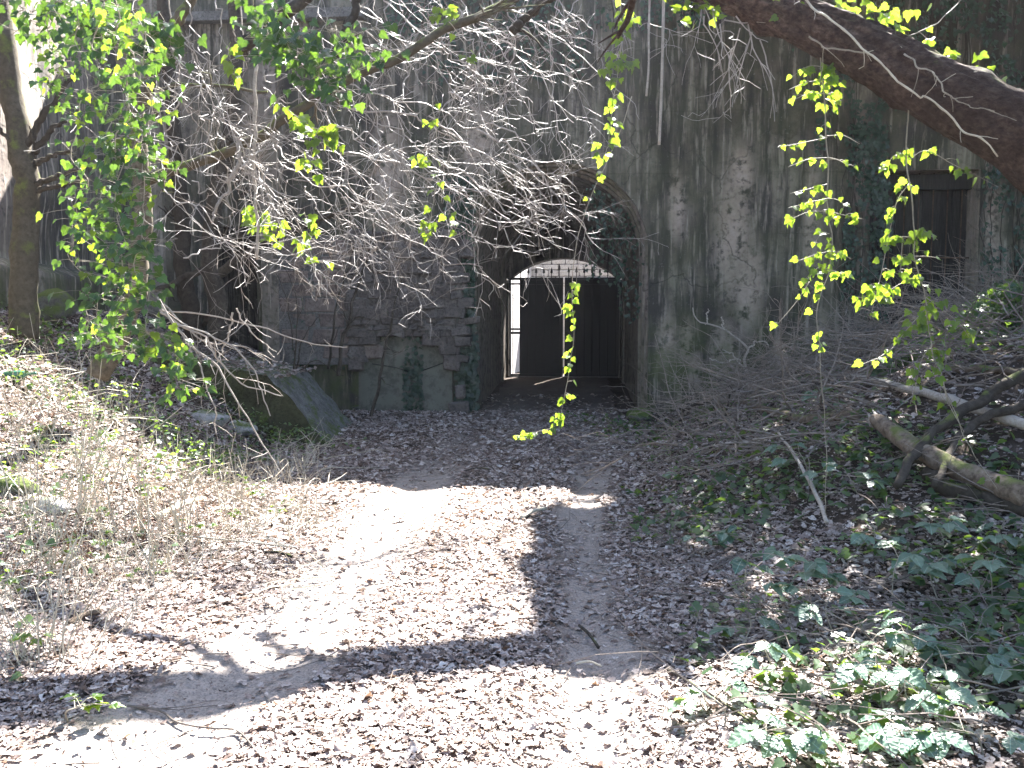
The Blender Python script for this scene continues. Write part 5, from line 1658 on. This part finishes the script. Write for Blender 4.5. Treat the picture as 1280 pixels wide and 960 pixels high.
# ivy mound at the far right of the bank
def mound(label, px0, px1, D0, D1, n, h, size):
    D_ = rng.uniform(D0, D1, n); px_ = rng.uniform(px0, px1, n)
    x = (px_ - 640) / F_PX * D_
    z = ground_z(x, D_) + rng.uniform(.05, 1, n) ** .6 * h * (1 - ((px_ - (px0 + px1) / 2) / ((px1 - px0) / 2)) ** 2 * .8) + .02
    c = Vector((float(x.mean()), float(D_.mean()), gz(float(x.mean()), float(D_.mean()))))
    o = thing("ivy_mound", label, "ivy", c)
    tip = np.stack([rng.normal(0, .7, n), rng.normal(-.3, .5, n), rng.normal(-.35, .3, n)], 1)
    nr = np.stack([rng.normal(0, .4, n), rng.normal(-.35, .35, n), np.ones(n)], 1)
    me = scatter("leaf_mass", IVY_V, mats_from(np.stack([x, D_, z], 1), tip, nr, rng.uniform(*size, n)), rng.random(n), M_IVY_S)
    me.transform(Matrix.Translation(-c)); tag(link("leaf_mass", me, o), kind="stuff")
    b = MB()
    for _ in range(40):
        k = int(rng.integers(0, n)); grow(b, (x[k] - c.x, D_[k] - c.y, gz(x[k], D_[k]) - c.z), (rng.normal(0, .5), rng.normal(0, .5), 1), h, .006, 1, .04)
    b.build("stem", M_BARK_DARK, o)


mound("glossy ivy mound on top of the bank at the right edge", 1170, 1330, 8.0, 9.6, 1500, .5, (.06, .10))
mound("low ivy patch under the hanging strands on the right bank", 1080, 1240, 8.4, 10.0, 900, .2, (.06, .10))

# ------------------------------------------------------------------ the shading tree, rooted right of the view
shade = thing("shade_tree", "ivy clad tree standing outside the view at right, shading the bank", "tree", (7.6, 9.6, gz(7.6, 9.6)))
SO = Vector(shade.location)
b = MB()
b.tube(spline([(7.6, 9.6, 1.0), (7.5, 9.7, 3.5), (7.2, 9.9, 6.0), (6.9, 10.1, 9.0)], 24), np.linspace(.3, .16, 24), 14, .12); b.build("trunk", M_BARK_DARK, shade, True, SO)
b = MB()
BOUGH = [(7.2, 9.9, 6.3), (5.2, 9.9, 6.6), (3.4, 9.7, 6.7), (2.4, 9.62, 6.6), (.9, 9.15, 6.55), (-.3, 8.95, 6.7), (-1.3, 8.8, 7.1)]
b.tube(spline(BOUGH, 40), np.interp(np.linspace(0, 1, 40), [0, .55, .8, 1], [.16, .17, .2, .12]), 12, .15); b.build("bough", M_BARK_DARK, shade, True, SO)
b = MB()
for (a_, c_) in [((7.2, 9.9, 6.5), (4.0, 12.5, 8.0)), ((7.1, 10, 7.5), (5.5, 12.8, 9.5)), ((6.9, 10.1, 8.6), (3.2, 11.2, 9.2)), ((7.3, 9.8, 5.6), (5.0, 8.4, 7.0)), ((5.0, 11.2, 7.6), (3.0, 12.0, 7.2))]:
    grow(b, a_, np.array(c_) - np.array(a_), np.linalg.norm(np.array(c_) - np.array(a_)), .07, 1, 0, .1, .2, .8)
b.build("limb", M_BARK_DARK, shade, False, SO)


def shade_wanted(X, Y):
    """how much shade the unseen crown is shaped to cast on a patch of ground"""
    n_ = fbm(X * 1.3, Y * 1.3, 60.0, 4)
    edge = .14 + .10 * smooth(5, 8, Y) + .16 * n_
    s = smooth(edge - .12, edge + .25, X) * smooth(3.6, 4.3, Y + .35 * n_) * smooth(10.5, 9, Y)
    s = np.maximum(s, smooth(1.45, 1.9, X + .35 * n_) * smooth(2.0, 2.6, Y))
    gap = np.exp(-((X - .95 - .2 * n_) / .55) ** 2 - ((Y - 3.35) / .65) ** 2)
    gap = np.maximum(gap, np.exp(-((X - 1.2) / .6) ** 2 - ((Y - 2.4) / .8) ** 2))
    return np.clip(s * (1 - 1.2 * gap) * np.clip(1.0 + .55 * n_, .2, 1), 0, 1)


N = 42000
z = rng.uniform(5.6, 9.5, N)
GX = rng.uniform(-.1, 7.5, N); GY = rng.uniform(1.4, 10.5, N)
k_ = z / math.tan(SUN_EL)
x = GX + k_ * math.sin(SUN_AZ); y = GY + k_ * math.cos(SUN_AZ)
keep = (rng.random(N) < shade_wanted(GX, GY)) & (z > 1.9 + .42 * y) & (y < 15.0 - .08 * x)  # crown leaves kept where they cast the wanted ground shade
x, y, z = x[keep], y[keep], z[keep]
N2 = 7000
z2 = rng.uniform(6.3, 8.8, N2); GX = rng.uniform(.12, 1.0, N2); GY = rng.uniform(3.95, 7.3, N2)
GX = GX + .10 * fbm(GY * 1.5, 0.0, 5.0, 2) + .05 * (GY - 5)
k2 = z2 / math.tan(SUN_EL)
x2 = GX + k2 * math.sin(SUN_AZ); y2 = GY + k2 * math.cos(SUN_AZ)
ok = (z2 > 1.9 + .42 * y2) & (y2 < 14.6)
x, y, z = np.concatenate([x, x2[ok]]), np.concatenate([y, y2[ok]]), np.concatenate([z, z2[ok]]); m_ = len(x)
Ms = mats_from(np.stack([x, y, z], 1), rng.normal(0, 1, (m_, 3)), np.stack([rng.normal(0, .6, m_), rng.normal(.3, .6, m_), np.ones(m_)], 1), rng.uniform(.10, .17, m_))
me = scatter("crown", IVY_V, Ms, rng.random(m_), M_IVY_S); me.transform(Matrix.Translation(-SO))
tag(link("crown", me, shade), kind="stuff")
# bushes on top of the fort, above the view, that keep the right bank in shade
tops = thing("wall_top_bushes", "ivy bushes growing along the top of the fort wall above the view", "bush", (7.0, 16.2, WALL_TOP + .4))
TO = Vector(tops.location)
N = 9000
x = rng.uniform(3.4, 12.0, N); y = rng.uniform(15.3, 17.6, N)
hh = 2.6 * smooth(3.2, 5.2, x + .5 * fbm(x * .9, y, 3.0, 3))
z = WALL_TOP + .4 + rng.uniform(0, 1, N) * np.maximum(hh, .05) * np.clip(.75 + .4 * fbm(x * 1.2, y * 1.2, 8.0, 3), .2, 1.2)
Ms = mats_from(np.stack([x, y, z], 1), rng.normal(0, 1, (N, 3)), np.stack([rng.normal(0, .6, N), rng.normal(0, .6, N), np.ones(N)], 1), rng.uniform(.13, .22, N))
me = scatter("leaf_mass", IVY_V, Ms, rng.random(N), M_IVY_S); me.transform(Matrix.Translation(-TO))
tag(link("leaf_mass", me, tops), kind="stuff")
b = MB()
for k in range(14):
    xx = 3.8 + .6 * k
    grow(b, (xx - TO.x, rng.normal(0, .4), 0), (rng.normal(0, .3), rng.normal(0, .3), 1), 2.0, .04, 1, 0, .12, .15, 1.5)
b.build("stem", M_BARK_DARK, tops)
# added thin haze volume, stands in for part of the bluish glare
hz = MB(); hz.box((0, 14, 6.0), (44, 60, 16.0))
t = NT("glare_haze")
pv = t.n("ShaderNodeVolumePrincipled")
pv.inputs["Color"].default_value = (.86, .88, 1.0, 1)
pv.inputs["Density"].default_value = HAZE
pv.inputs["Anisotropy"].default_value = .55
t.l(pv.outputs[0], t.out.inputs["Volume"])
if HAZE > 0: tag(hz.build("haze", t.m), "added thin haze before the wall, standing in for bluish glare", "haze", kind="stuff")
GROUPS = {"bramble": "brambles on the right bank", "ivy_plant": "ivy sprigs on the left bank", "dry_stalks": "dry stalk clumps on the left bank", "hanging_ivy": "hanging ivy strands",
          "gate_leaf": "leaves of the tunnel gate", "fallen_stick": "fallen sticks", "fallen_branch": "fallen branches on the right bank", "curved_branch": "curved branches on the right bank",
          "mossy_stone": "mossy stones", "pale_stone": "pale stones", "dark_trunk": "dark trunks by the doorway", "thin_sapling": "thin saplings by the wall", "dead_bracken": "dead bracken on the left bank",
          "wall_ivy": "ivy on the fort wall", "bare_shrub": "bare shrubs", "dead_spray": "dead arching sprays", "hanging_vine": "hanging dead vines", "ivy_mound": "ivy mounds on the right bank"}
for o in scene.objects:
    k = o.name.split(".")[0]
    if o.parent is None and k in GROUPS and "label" in o: o["group"] = GROUPS[k]
print("SCENE objects", len(scene.objects), "tris", sum(len(o.data.loop_triangles) if o.type == 'MESH' and not o.data.calc_loop_triangles() else 0 for o in scene.objects))
